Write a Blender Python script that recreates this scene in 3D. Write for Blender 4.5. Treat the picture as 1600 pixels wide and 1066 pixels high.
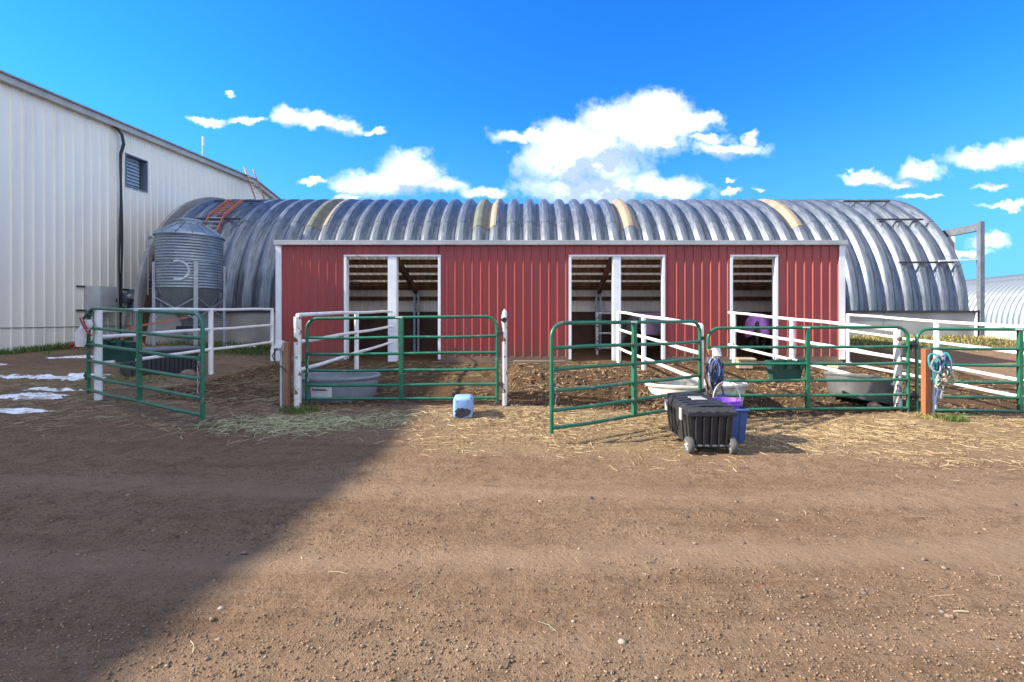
import bpy, bmesh, math, random
import numpy as np
from mathutils import Vector, Matrix
random.seed(7); RNG = np.random.default_rng(11)
R = math.radians
S = bpy.context.scene
for o in list(bpy.data.objects): bpy.data.objects.remove(o)
C = S.collection

# ------------------------------------------------------------------ camera
F, PX, PY, CAMZ = 740.0, 825.0, 497.0, 1.45          # focal length and principal point in 1600-pixel units
cam = bpy.data.objects.new('camera', bpy.data.cameras.new('camera')); C.objects.link(cam); S.camera = cam
cam.location = (0, 0, CAMZ); cam.rotation_euler = (R(90), 0, 0)
cam.data.sensor_width = 36; cam.data.lens = 36*F/1600
cam.data.shift_x = (800-PX)/1600; cam.data.shift_y = -(533-PY)/1600
cam.data.clip_start = .05; cam.data.clip_end = 3000
S.render.resolution_x, S.render.resolution_y = 1024, 682
S.view_settings.view_transform = 'Standard'; S.view_settings.look = 'None'
S.view_settings.exposure = 1.93; S.view_settings.gamma = 1.0; S.view_settings.use_curve_mapping = False

# ------------------------------------------------------------------ sun
SUN_EL = 31.0
sun = bpy.data.objects.new('sun', bpy.data.lights.new('sun', 'SUN')); C.objects.link(sun)
sun.data.energy = 3.1; sun.data.angle = R(.6); sun.data.color = (1, .92, .75)
sd = Vector((math.cos(R(SUN_EL)), .10, -math.sin(R(SUN_EL))))
sun.rotation_euler = sd.to_track_quat('-Z', 'Y').to_euler()
sun.location = (-30, 0, 25)

# ------------------------------------------------------------------ sky
W = bpy.data.worlds.new('World'); S.world = W; W.use_nodes = True
nt = W.node_tree; N = nt.nodes; L = nt.links; N.clear()
def wn(t, **k):
    n = N.new(t)
    for a, b in k.items(): setattr(n, a, b)
    return n
def wmath(op, a, b=None, c=None, clamp=False):
    n = wn('ShaderNodeMath', operation=op, use_clamp=clamp)
    for i, v in enumerate((a, b, c)):
        if v is None: continue
        if isinstance(v, (int, float)): n.inputs[i].default_value = v
        else: L.new(v, n.inputs[i])
    return n.outputs[0]
def wvec(op, a, b):
    n = wn('ShaderNodeVectorMath', operation=op)
    for i, v in enumerate((a, b)):
        if v is None: continue
        if isinstance(v, tuple): n.inputs[i].default_value = v
        else: L.new(v, n.inputs[i])
    return n
def wramp(x, lo, hi):
    n = wn('ShaderNodeMapRange', interpolation_type='SMOOTHSTEP'); L.new(x, n.inputs[0])
    n.inputs[1].default_value = lo; n.inputs[2].default_value = hi
    return n.outputs[0]
sky = wn('ShaderNodeTexSky', sky_type='NISHITA', sun_disc=False)
sky.sun_elevation = R(SUN_EL); sky.sun_rotation = R(-90); sky.altitude = 1500; sky.air_density = 1.0; sky.dust_density = .3; sky.ozone_density = 3.0
hs = wn('ShaderNodeHueSaturation'); hs.inputs['Saturation'].default_value = 1.25; hs.inputs['Value'].default_value = 1.0
L.new(sky.outputs[0], hs.inputs['Color'])
tint = wn('ShaderNodeMix', data_type='RGBA', blend_type='MULTIPLY'); tint.inputs[0].default_value = 1
L.new(hs.outputs[0], tint.inputs[6]); tint.inputs[7].default_value = (.20, .53, .77, 1)
tc = wn('ShaderNodeTexCoord'); sep = wn('ShaderNodeSeparateXYZ'); L.new(tc.outputs['Generated'], sep.inputs[0])
x_, y_, z_ = sep.outputs
yc = wmath('MAXIMUM', y_, .12)
u_ = wmath('DIVIDE', x_, yc); v_ = wmath('DIVIDE', z_, yc)
cmb = wn('ShaderNodeCombineXYZ'); L.new(u_, cmb.inputs[0]); L.new(v_, cmb.inputs[1])
nz = wn('ShaderNodeTexNoise'); nz.inputs['Scale'].default_value = 14; nz.inputs['Detail'].default_value = 10; nz.inputs['Roughness'].default_value = .62
L.new(cmb.outputs[0], nz.inputs['Vector'])
off = wvec('MULTIPLY', wvec('SUBTRACT', nz.outputs['Color'], (.5, .5, .5)).outputs[0], (.10, .075, 0))
uv = wvec('ADD', cmb.outputs[0], off.outputs[0]).outputs[0]
def field(cl):
    out = None
    for cx, cy, rx, ry in cl:
        m = wn('ShaderNodeVectorMath', operation='MULTIPLY_ADD'); L.new(uv, m.inputs[0]); m.inputs[1].default_value = (F/rx, F/ry, 0); m.inputs[2].default_value = (-(cx-PX)/rx, -(PY-cy)/ry, 0)
        ln = wn('ShaderNodeVectorMath', operation='DOT_PRODUCT'); L.new(m.outputs[0], ln.inputs[0]); L.new(m.outputs[0], ln.inputs[1])
        out = ln.outputs['Value'] if out is None else wmath('MINIMUM', out, ln.outputs['Value'])
    return wmath('SQRT', out)
CL = [(905,296,98,24),(960,286,60,24),(1000,197,92,44),(905,222,86,32),(818,213,48,11),(880,258,72,42),(950,255,62,42),(1062,195,55,22),(1104,186,30,11),
      (1022,172,50,28),(960,187,62,30),(1046,298,58,20),(1012,290,30,22),(1038,222,20,13),(1142,233,58,12),(1112,216,30,7),
      (1172,216,14,8),(640,268,46,27),(602,284,72,20),(560,288,42,13),(692,290,42,14),(752,298,42,9),(490,284,22,5),(545,304,25,4),
      (320,186,32,7),(388,185,32,7),(450,181,28,14),(492,189,52,13),(532,199,40,11),(580,204,18,5),(365,147,10,5),
      (1350,282,42,10),(1346,271,20,10),(1440,269,32,14),(1412,287,26,5),(1542,246,66,17),(1600,234,36,20),(1552,292,28,6),
      (1440,308,36,4),(1575,323,42,5),(1140,283,10,5),(1137,300,16,5),(1186,300,11,3),(1548,380,32,12),(1490,396,60,6),(1690,250,60,30)]
SH = [(915,282,100,46),(965,250,46,26),(640,300,95,16),(1560,278,90,18),(1142,244,54,8),(515,208,60,9),(1350,292,44,8),(1440,284,34,8),(1040,316,60,12)]
fc = field(CL); fs = field(SH)
nz2 = wn('ShaderNodeTexNoise'); nz2.inputs['Scale'].default_value = 22; nz2.inputs['Detail'].default_value = 8; nz2.inputs['Roughness'].default_value = .6
L.new(cmb.outputs[0], nz2.inputs['Vector'])
dens = wramp(wmath('ADD', wmath('SUBTRACT', 1.0, fc), wmath('MULTIPLY', wmath('SUBTRACT', nz2.outputs['Fac'], .5), 1.7)), -.32, .80)
front = wramp(y_, .25, .45)
dens = wmath('MULTIPLY', dens, front)
# unseen clouds round the rest of the sky, added denser as neutral fill light
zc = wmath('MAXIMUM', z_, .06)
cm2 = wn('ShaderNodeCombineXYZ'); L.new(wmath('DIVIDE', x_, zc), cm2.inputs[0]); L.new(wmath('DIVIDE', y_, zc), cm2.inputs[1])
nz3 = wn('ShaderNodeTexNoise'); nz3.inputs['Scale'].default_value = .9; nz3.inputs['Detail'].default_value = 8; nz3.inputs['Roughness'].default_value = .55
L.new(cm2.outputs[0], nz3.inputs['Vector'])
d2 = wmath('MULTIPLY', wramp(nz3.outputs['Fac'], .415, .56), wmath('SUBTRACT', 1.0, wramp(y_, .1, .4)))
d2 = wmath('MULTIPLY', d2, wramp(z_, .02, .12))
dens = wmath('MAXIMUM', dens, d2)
shade = wmath('ADD', wmath('ADD', .04, wmath('MULTIPLY', wramp(nz2.outputs['Fac'], .36, .66), .62)), wmath('MULTIPLY', wramp(wmath('ADD', wmath('SUBTRACT', 1.0, fs), wmath('MULTIPLY', wmath('SUBTRACT', nz.outputs['Fac'], .5), .5)), -.35, .8), .75), clamp=True)
ccol = wn('ShaderNodeMix', data_type='RGBA'); L.new(shade, ccol.inputs[0])
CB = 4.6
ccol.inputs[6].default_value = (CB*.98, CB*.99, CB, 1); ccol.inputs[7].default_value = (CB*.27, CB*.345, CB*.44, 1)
hz_ = wn('ShaderNodeMix', data_type='RGBA'); L.new(wmath('MULTIPLY', wmath('SUBTRACT', 1.0, wramp(z_, -.05, .42)), .9), hz_.inputs[0]); L.new(tint.outputs[2], hz_.inputs[6]); hz_.inputs[7].default_value = (.36, .96, 1.85, 1)
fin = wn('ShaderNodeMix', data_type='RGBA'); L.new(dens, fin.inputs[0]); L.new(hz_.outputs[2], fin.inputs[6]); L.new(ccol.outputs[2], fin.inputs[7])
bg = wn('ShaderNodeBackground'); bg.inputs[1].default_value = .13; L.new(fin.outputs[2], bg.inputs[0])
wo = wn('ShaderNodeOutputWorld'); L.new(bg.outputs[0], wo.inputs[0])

# ------------------------------------------------------------------ helpers
def at(px, py, D): return Vector(((px-PX)*D/F, D, CAMZ-(py-PY)*D/F))
def sm(a, b, x):
    t = np.clip((np.asarray(x, float)-a)/(b-a), 0, 1); return t*t*(3-2*t)
_perm = np.random.default_rng(3).random((256, 256))
def vnoise(x, y):
    x = np.asarray(x, float); y = np.asarray(y, float)
    xi = np.floor(x).astype(int); yi = np.floor(y).astype(int); fx = x-xi; fy = y-yi
    fx = fx*fx*(3-2*fx); fy = fy*fy*(3-2*fy)
    g = lambda a, b: _perm[a % 256, b % 256]
    return (g(xi, yi)*(1-fx)+g(xi+1, yi)*fx)*(1-fy)+(g(xi, yi+1)*(1-fx)+g(xi+1, yi+1)*fx)*fy
def fbm(x, y, o=4):
    s = 0; a = .5; t = 0
    for k in range(o):
        s = s+a*vnoise(x*2**k+17*k, y*2**k+31*k); t += a; a *= .55
    return s/t
CP = np.array([(0,-3,0),(0,0,0),(-3,1,0),(3,1,0),(0,3,0),(-4,3,.02),(4,3,-.02),(.4,5.3,-.02),(1.9,5.1,-.03),(2.2,6,-.03),(-3.4,7.1,.12),(-2,7.1,.13),(-.37,7.1,.13),
  (2.7,7.0,-.02),(4.2,7.15,-.02),(5.7,7.15,.03),(8,7.15,-.05),(8,5,-.06),(-6.5,7.1,.22),(-3.9,5.7,.1),(-6.35,9.5,.32),(-3.37,9.4,.31),(2.4,9.6,.23),(-5,9,.3),
  (-6.3,11.7,.4),(-3,11.7,.36),(0,11.7,.3),(3,11.7,.35),(5,11.5,.33),(7.8,11.7,.3),(0,9.5,.3),(4,9.5,.13),(7.9,9.25,.1),(-10,16,.58),(-6,15.5,.5),(0,15,.4),(0,20,.6),(6,15.5,.6),(9,15.8,.84),(12,15.8,.85),(15,15.4,.8),
  (8.6,13.6,.55),(12,13.6,.6),(12,11.5,.12),(17,14,.4),(21,14,.0),(26,16,-.2),(-15.4,13.8,.42),(-16,7,.3),(-16,0,.15),(-15,18,.6),(-12,22,.7),(-10.2,14.3,.66),(-9,11,.42),(-9,8,.28),(42,40,-.6),(30,25,-.4),(16,8,-.1),
  (-4,13.5,.42),(0,13.5,.42),(3,13.5,.42),(6,13.5,.42),(-30,30,.7),(0,40,.6),(-30,-20,0),(30,-20,0)], float)
def _k(r2): return np.sqrt(r2+.6)
_A = _k(((CP[:, None, :2]-CP[None, :, :2])**2).sum(-1)); _n = len(CP)
_M = np.block([[_A, np.ones((_n, 1))], [np.ones((1, _n)), np.zeros((1, 1))]])
_w = np.linalg.solve(_M+np.diag([.01]*_n+[0]), np.append(CP[:, 2], 0))
def gz(x, y, detail=True):
    x = np.atleast_1d(np.asarray(x, float)); y = np.atleast_1d(np.asarray(y, float))
    xx = np.clip(x, -34, 48); yy = np.clip(y, -22, 46)
    z = np.zeros_like(x)+_w[-1]
    for i in range(_n): z = z+_w[i]*_k((xx-CP[i, 0])**2+(yy-CP[i, 1])**2)
    # trampled manure bank built up behind the gate line in the middle pen
    e = .35*(fbm(x*1.3, y*1.3+5)-.5)
    z = z+.3*sm(7.15, 7.85, y+e)*sm(-.45, -.15, x+.3*e)*(1-sm(2.25, 2.75, x))*(1-.85*sm(8.3, 11.2, y))
    z = z+.13*sm(7.35, 8.0, y+e)*sm(2.6, 3.2, x)*(1-sm(5.0, 5.6, x))*(1-sm(8.2, 10, y))
    if detail:
        road = 1-sm(4.6, 5.6, y); pen = sm(6.9, 7.8, y)*(1-sm(11.2, 12, y))
        z = z+.035*(fbm(x*.35, y*.8)-.5)*1.2
        z = z+.012*(fbm(x*3.1, y*6.0, 3)-.5)*(1+1.2*road)+.012*(fbm(x*11, y*13, 3)-.5)
        z = z+.010*(fbm(x*.6, y*13, 3)-.5)*road+.016*(fbm(x*17, y*17, 2)-.5)*(.4+.6*road)
        c = 3.05+.18*np.sin(x*.23+.6)
        z = z-.016*np.exp(-((y-c)/.22)**2)*road+.012*np.exp(-((y-c+.42)/.14)**2)*road
        c2 = 4.35+.12*np.sin(x*.3)
        z = z-.012*np.exp(-((y-c2)/.2)**2)*road
        z = z+pen*.10*(fbm(x*2.6, y*2.6, 4)-.5)+pen*.05*(fbm(x*9, y*9, 3)-.5)
        z = z+.05*(fbm(x*2.2+9, y*2.2, 4)-.5)*sm(-4, -6, x)*sm(5.2, 6.2, y)
    return z
def g1(x, y): return float(gz(x, y)[0])

class MB:
    def __init__(s): s.v = []; s.f = []
    def add(s, vs, fs):
        b = len(s.v); s.v += [tuple(v) for v in vs]; s.f += [tuple(i+b for i in f) for f in fs]; return s
    def box(s, c, sz, rz=0, M=None, bev=0):
        bm = bmesh.new(); bmesh.ops.create_cube(bm, size=1)
        for v in bm.verts: v.co = Vector((v.co.x*sz[0], v.co.y*sz[1], v.co.z*sz[2]))
        if bev: bmesh.ops.bevel(bm, geom=bm.edges[:], offset=bev, segments=2, profile=.6, affect='EDGES')
        T = Matrix.Translation(c) @ (M.to_4x4() if M else Matrix.Rotation(rz, 4, 'Z'))
        bm.verts.index_update()
        s.add([T @ v.co for v in bm.verts], [[v.index for v in f.verts] for f in bm.faces]); bm.free(); return s
    def beam(s, a, b, w, h, up=Vector((0, 0, 1)), bev=0):
        a = Vector(a); b = Vector(b); d = (b-a); ln = d.length; d.normalize()
        sd_ = up.cross(d)
        if sd_.length < 1e-4: sd_ = Vector((1, 0, 0)) if abs(d.x) < .9 else Vector((0, 1, 0))
        sd_.normalize(); u = d.cross(sd_)
        M = Matrix((d, sd_, u)).transposed()
        return s.box((a+b)/2, (ln, w, h), M=M, bev=bev)
    def tube(s, pts, r, n=10, caps=True, flat=None):
        pts = [Vector(p) for p in pts]; k = len(pts); rr = r if isinstance(r, (list, tuple)) else [r]*k
        t0 = (pts[1]-pts[0]).normalized(); nrm = t0.orthogonal().normalized(); b = len(s.v); prev = t0
        for i, p in enumerate(pts):
            t = ((pts[min(i+1, k-1)]-pts[i]).normalized()+(pts[i]-pts[max(i-1, 0)]).normalized())
            t = t.normalized() if t.length > 1e-6 else prev
            q = prev.rotation_difference(t); nrm = (q @ nrm); nrm = (nrm-t*nrm.dot(t)).normalized(); bn = t.cross(nrm); prev = t
            for j in range(n):
                a = 2*math.pi*j/n; s.v.append(tuple(p+(nrm*math.cos(a)+bn*math.sin(a))*rr[i]))
        for i in range(k-1):
            for j in range(n):
                j2 = (j+1) % n; s.f.append((b+i*n+j, b+i*n+j2, b+(i+1)*n+j2, b+(i+1)*n+j))
        if caps: s.f.append(tuple(b+j for j in range(n))[::-1]); s.f.append(tuple(b+(k-1)*n+j for j in range(n)))
        return s
    def lathe(s, prof, n=32, c=(0, 0, 0), sx=1, sy=1, M=None, a0=0, a1=2*math.pi):
        b = len(s.v); full = abs(a1-a0-2*math.pi) < 1e-6; m = n if full else n+1; c = Vector(c)
        for r, z in prof:
            for j in range(m):
                a = a0+(a1-a0)*j/n; p = Vector((r*math.cos(a)*sx, r*math.sin(a)*sy, z))
                if M: p = M @ p
                s.v.append(tuple(p+c))
        for i in range(len(prof)-1):
            for j in range(n):
                j2 = (j+1) % m; s.f.append((b+i*m+j, b+i*m+j2, b+(i+1)*m+j2, b+(i+1)*m+j))
        return s
    def build(s, name, m, parent=None, smooth=False, loc=None):
        me = bpy.data.meshes.new(name); me.from_pydata(s.v, [], s.f); me.materials.append(m)
        if smooth:
            me.polygons.foreach_set('use_smooth', [True]*len(me.polygons))
            if smooth != 'all':
                try: me.set_sharp_from_angle(angle=R(smooth if smooth is not True else 40))
                except Exception: pass
        me.update()
        return link(name, me, parent, loc)
def link(name, me, parent=None, loc=None):
    o = bpy.data.objects.new(name, me); C.objects.link(o)
    if parent is not None: o.parent = parent
    if loc is not None: o.location = loc
    return o
def tag(o, label=None, cat=None, group=None, kind=None):
    for k, v in (('label', label), ('category', cat), ('group', group), ('kind', kind)):
        if v: o[k] = v
    return o
def thing(name, label, cat, loc=(0, 0, 0), rz=0, group=None):
    o = bpy.data.objects.new(name, None); C.objects.link(o); o.location = loc; o.rotation_euler = (0, 0, rz); o.empty_display_size = .2
    return tag(o, label, cat, group)
def npmesh(name, v, f, m, col=None, smooth=False):
    me = bpy.data.meshes.new(name); nf, k = f.shape
    me.vertices.add(len(v)); me.vertices.foreach_set('co', v.astype(np.float32).ravel())
    me.loops.add(nf*k); me.loops.foreach_set('vertex_index', f.astype(np.int32).ravel())
    me.polygons.add(nf); me.polygons.foreach_set('loop_start', np.arange(0, nf*k, k, dtype=np.int32))
    try: me.polygons.foreach_set('loop_total', np.full(nf, k, np.int32))
    except Exception: pass
    if smooth: me.polygons.foreach_set('use_smooth', np.ones(nf, bool))
    me.update(calc_edges=True); me.validate()
    if col is not None:
        a = me.color_attributes.new('tone', 'FLOAT_COLOR', 'POINT')
        a.data.foreach_set('color', (col if col.shape[1] == 4 else np.c_[col, np.ones(len(col))]).astype(np.float32).ravel())
    me.materials.append(m); return link(name, me)

# ------------------------------------------------------------------ materials
def mat(name, col, col2=None, scale=6, rough=.6, metal=0, bump=0, bscale=60, spec=.5, detail=5, lo=.35, hi=.65, stretch=(1, 1, 1), dirt=None, dscale=3, dlo=.55, dhi=.7, coat=0):
    m = bpy.data.materials.new(name); m.use_nodes = True; t = m.node_tree; n = t.nodes; l = t.links; p = n['Principled BSDF']
    p.inputs['Roughness'].default_value = rough; p.inputs['Metallic'].default_value = metal
    p.inputs['Specular IOR Level'].default_value = spec; p.inputs['Coat Weight'].default_value = coat
    tc = n.new('ShaderNodeTexCoord'); mp = n.new('ShaderNodeMapping'); mp.inputs['Scale'].default_value = stretch; l.new(tc.outputs['Object'], mp.inputs[0])
    def noise(sc, d=detail):
        x = n.new('ShaderNodeTexNoise'); x.inputs['Scale'].default_value = sc; x.inputs['Detail'].default_value = d; l.new(mp.outputs[0], x.inputs['Vector']); return x.outputs['Fac']
    def rng(x, a, b):
        r = n.new('ShaderNodeMapRange'); r.interpolation_type = 'SMOOTHSTEP'; l.new(x, r.inputs[0]); r.inputs[1].default_value = a; r.inputs[2].default_value = b; return r.outputs[0]
    col2 = col2 or tuple(c*.82 for c in col)
    mx = n.new('ShaderNodeMix'); mx.data_type = 'RGBA'; l.new(rng(noise(scale), lo, hi), mx.inputs[0])
    mx.inputs[6].default_value = (*col, 1); mx.inputs[7].default_value = (*col2, 1); out = mx.outputs[2]
    if dirt:
        m2 = n.new('ShaderNodeMix'); m2.data_type = 'RGBA'; l.new(rng(noise(dscale, 9), dlo, dhi), m2.inputs[0]); l.new(out, m2.inputs[6]); m2.inputs[7].default_value = (*dirt, 1); out = m2.outputs[2]
    l.new(out, p.inputs['Base Color'])
    if bump:
        b = n.new('ShaderNodeBump'); b.inputs['Strength'].default_value = bump; b.inputs['Distance'].default_value = .01; l.new(noise(bscale, 4), b.inputs['Height']); l.new(b.outputs[0], p.inputs['Normal'])
    rr = n.new('ShaderNodeMapRange'); l.new(noise(scale*2.3), rr.inputs[0]); rr.inputs[3].default_value = max(.05, rough-.1); rr.inputs[4].default_value = min(1, rough+.12); l.new(rr.outputs[0], p.inputs['Roughness'])
    return m
def tonemat(name, rough=.95, mul=1.0, trans=0):
    m = bpy.data.materials.new(name); m.use_nodes = True; t = m.node_tree; p = t.nodes['Principled BSDF']; p.inputs['Roughness'].default_value = rough; p.inputs['Specular IOR Level'].default_value = .15
    a = t.nodes.new('ShaderNodeVertexColor'); a.layer_name = 'tone'; t.links.new(a.outputs[0], p.inputs['Base Color']); return m
M_green = mat('gate_green', (.006, .105, .055), (.010, .135, .075), 5, .38, 0, .03, 90, coat=.15, dirt=(.13, .15, .115), dscale=9, dlo=.57, dhi=.74)
M_white = mat('white_pipe_paint', (.80, .80, .79), (.70, .69, .67), 4, .45, 0, .05, 60, dirt=(.20, .10, .055), dscale=5, dlo=.66, dhi=.72)
M_rusty = mat('chipped_white_paint', (.74, .73, .71), (.62, .59, .55), 9, .6, 0, .15, 60, dirt=(.12, .06, .035), dscale=14, dlo=.56, dhi=.62)
M_trim = mat('white_trim', (.78, .80, .83), (.70, .72, .76), 3, .45, dirt=(.45, .40, .35), dscale=2.5, dlo=.68, dhi=.8)
M_wall = mat('white_wall_sheet', (.93, .87, .765), (.88, .825, .725), .8, .5, 0, 0, stretch=(1, 1, .25), dirt=(.76, .73, .67), dscale=1.4, dlo=.55, dhi=.8)
M_red = mat('red_wall_sheet', (.335, .052, .047), (.275, .043, .041), .8, .42, 0, 0, stretch=(1, 1, .3), dirt=(.30, .085, .07), dscale=1.7, dlo=.6, dhi=.8)
def splash(m, col, z0, z1, amt):    # mud thrown up along the foot of a wall
    t = m.node_tree; n = t.nodes; l = t.links; p = n['Principled BSDF']; src = p.inputs['Base Color'].links[0].from_socket
    tc = n.new('ShaderNodeTexCoord'); sp = n.new('ShaderNodeSeparateXYZ'); l.new(tc.outputs['Object'], sp.inputs[0]); ns = n.new('ShaderNodeTexNoise'); ns.inputs['Scale'].default_value = 5; ns.inputs['Detail'].default_value = 9; ns.inputs['Roughness'].default_value = .7; l.new(tc.outputs['Object'], ns.inputs['Vector'])
    a = n.new('ShaderNodeMapRange'); l.new(sp.outputs[2], a.inputs[0]); a.inputs[1].default_value = z1; a.inputs[2].default_value = z0
    b = n.new('ShaderNodeMath'); b.operation = 'MULTIPLY_ADD'; l.new(ns.outputs['Fac'], b.inputs[0]); b.inputs[1].default_value = 1.6; b.inputs[2].default_value = -1.15
    c = n.new('ShaderNodeMath'); c.operation = 'ADD'; l.new(a.outputs[0], c.inputs[0]); l.new(b.outputs[0], c.inputs[1]); d = n.new('ShaderNodeMapRange'); l.new(c.outputs[0], d.inputs[0]); d.inputs[1].default_value = .1; d.inputs[2].default_value = .6; d.inputs[4].default_value = amt
    x = n.new('ShaderNodeMix'); x.data_type = 'RGBA'; l.new(d.outputs[0], x.inputs[0]); l.new(src, x.inputs[6]); x.inputs[7].default_value = (*col, 1); l.new(x.outputs[2], p.inputs['Base Color'])
splash(M_red, (.17, .095, .06), .45, 1.25, .6); splash(M_wall, (.42, .36, .28), .3, .95, .5)
M_fascia = mat('grey_fascia', (.42, .43, .44), (.34, .35, .37), 2, .45, .3)
M_galv = mat('galvanised_bin', (.29, .33, .37), (.22, .255, .295), 3, .42, .55, .05, 40, dirt=(.40, .42, .43), dscale=5, dlo=.58, dhi=.7)
M_galv2 = mat('galvanised_hopper', (.25, .28, .29), (.19, .22, .23), 2.5, .5, .45, .05, 40)
M_steel = mat('galvanised_post', (.42, .44, .47), (.33, .35, .38), 6, .5, .5, .05, 60)
M_dark = mat('dark_metal', (.045, .045, .05), (.03, .03, .03), 8, .6, .2)
M_conc = mat('concrete', (.42, .40, .37), (.33, .315, .29), 1.2, .9, 0, .25, 30, dirt=(.25, .24, .225), dscale=1.1, dlo=.5, dhi=.75)
M_wood = mat('weathered_wood', (.20, .125, .075), (.13, .08, .05), 9, .85, 0, .3, 40, stretch=(1, 1, .15))
M_wood2 = mat('brown_post_wood', (.30, .155, .085), (.21, .105, .06), 9, .85, 0, .3, 40, stretch=(1, 1, .12))
M_redwood = mat('orange_post_wood', (.30, .105, .045), (.20, .07, .03), 9, .8, 0, .3, 40, stretch=(1, 1, .12))
M_skid = mat('skid_board', (.23, .155, .115), (.15, .10, .075), 5, .9, 0, .3, 40, stretch=(.2, 1, 1))
M_purlin = mat('purlin_wood', (.19, .095, .05), (.09, .05, .032), 7, .85, 0, .2, 40, stretch=(1, .2, .2))
M_ply = mat('dark_plywood', (.13, .065, .045), (.08, .042, .032), 2, .85, 0, .15, 20)
M_deck = mat('roof_deck_sheet', (.78, .76, .72), (.66, .63, .59), 1.5, .55)
M_pvc = mat('grey_pvc', (.55, .56, .57), (.47, .48, .49), 6, .5)
M_boxg = mat('grey_enclosure', (.50, .50, .51), (.45, .45, .46), 3, .5, .1)
M_boxb = mat('blue_grey_enclosure', (.17, .21, .27), (.14, .18, .235), 3, .5, .1)
M_cable = mat('black_cable', (.03, .03, .033), None, 8, .6)
M_ladder = mat('orange_fibreglass', (.44, .15, .095), (.36, .12, .08), 8, .6)
M_alu = mat('aluminium', (.6, .6, .6), (.5, .5, .5), 9, .4, .6)
M_tank = mat('grey_tank_plastic', (.26, .275, .30), (.21, .225, .245), 5, .55, 0, .05, 50, dirt=(.2, .16, .12), dscale=4, dlo=.6, dhi=.78)
M_cream = mat('cream_tank_plastic', (.66, .62, .56), (.55, .51, .45), 5, .6, 0, .05, 50, dirt=(.33, .26, .2), dscale=4, dlo=.55, dhi=.75)
M_gtub = mat('dull_metal_tub', (.17, .17, .175), (.12, .12, .125), 5, .55, .3, .08, 40)
M_water = mat('tank_water', (.03, .035, .035), None, 3, .06, 0, .05, 12)
M_label = mat('white_label', (.72, .71, .69), (.6, .58, .56), 30, .7)
M_lprint = mat('label_print', (.28, .12, .1), (.2, .1, .1), 60, .7)
M_tote = mat('black_plastic', (.020, .0215, .025), (.030, .032, .037), 8, .36, 0, .06, 120, dirt=(.07, .06, .05), dscale=6, dlo=.6, dhi=.85)
M_latch = mat('grey_latch', (.42, .42, .43), None, 8, .5)
M_tyre = mat('grey_tyre', (.10, .097, .092), (.07, .067, .063), 20, .8)
M_purple = mat('purple_plastic', (.20, .07, .55), (.17, .06, .48), 6, .38)
M_blue = mat('blue_bin_plastic', (.055, .10, .27), (.045, .085, .22), 6, .5, dirt=(.12, .12, .17), dscale=7, dlo=.6, dhi=.8)
M_jug = mat('light_blue_plastic', (.24, .40, .68), (.20, .34, .60), 5, .5, dirt=(.03, .035, .05), dscale=9, dlo=.60, dhi=.66)
M_soil = mat('caked_mud', (.025, .03, .05), (.05, .045, .05), 12, .8, 0, .3, 60)
M_dkgreen = mat('dark_green_plastic', (.008, .062, .045), (.012, .075, .055), 8, .5)
M_lid = mat('slate_lid', (.16, .17, .20), (.13, .14, .165), 6, .6)
M_rock = mat('rock', (.24, .17, .11), (.17, .12, .08), 9, .95, 0, .4, 40)
M_block = mat('pale_block', (.42, .31, .22), (.34, .25, .18), 8, .95, 0, .3, 50)
M_bag = mat('grey_white_bag', (.62, .58, .58), (.52, .48, .48), 9, .8, 0, .1, 60)
M_crimson = mat('crimson_trim', (.33, .015, .035), None, 9, .6)
M_horse = mat('dark_bay_coat', (.055, .035, .026), (.035, .022, .018), 7, .65)
M_horse2 = mat('grey_brown_coat', (.11, .09, .085), (.06, .05, .045), 5, .7)
M_hair = mat('black_hair', (.015, .012, .011), (.025, .02, .018), 30, .6, stretch=(1, 1, .1))
M_rug = mat('purple_horse_rug', (.46, .18, .52), (.40, .15, .46), 4, .75, 0, .2, 25)
M_rug2 = mat('mauve_horse_rug', (.40, .24, .36), (.32, .18, .29), 4, .8, 0, .2, 25)
M_teal = mat('teal_rope', (.01, .16, .20), (.02, .28, .30), 60, .8)
M_navy = mat('blue_rope', (.015, .04, .18), (.10, .13, .25), 70, .8)
M_grope = mat('grey_rope', (.34, .34, .36), (.12, .12, .16), 70, .8)
M_rope = mat('tan_rope', (.52, .43, .30), (.42, .34, .22), 60, .85)
M_snow = mat('old_snow', (.86, .88, .92), (.78, .80, .84), 6, .7, 0, .4, 20, dirt=(.36, .31, .26), dscale=7, dlo=.46, dhi=.66)
M_mark = mat('faded_white_mark', (.60, .64, .66), (.40, .44, .47), 9, .7)
M_cap = mat('vent_cap', (.8, .8, .8), None, 9, .5)
M_cwall = mat('cream_wall', (.55, .50, .43), (.50, .45, .38), 1, .8)

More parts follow.
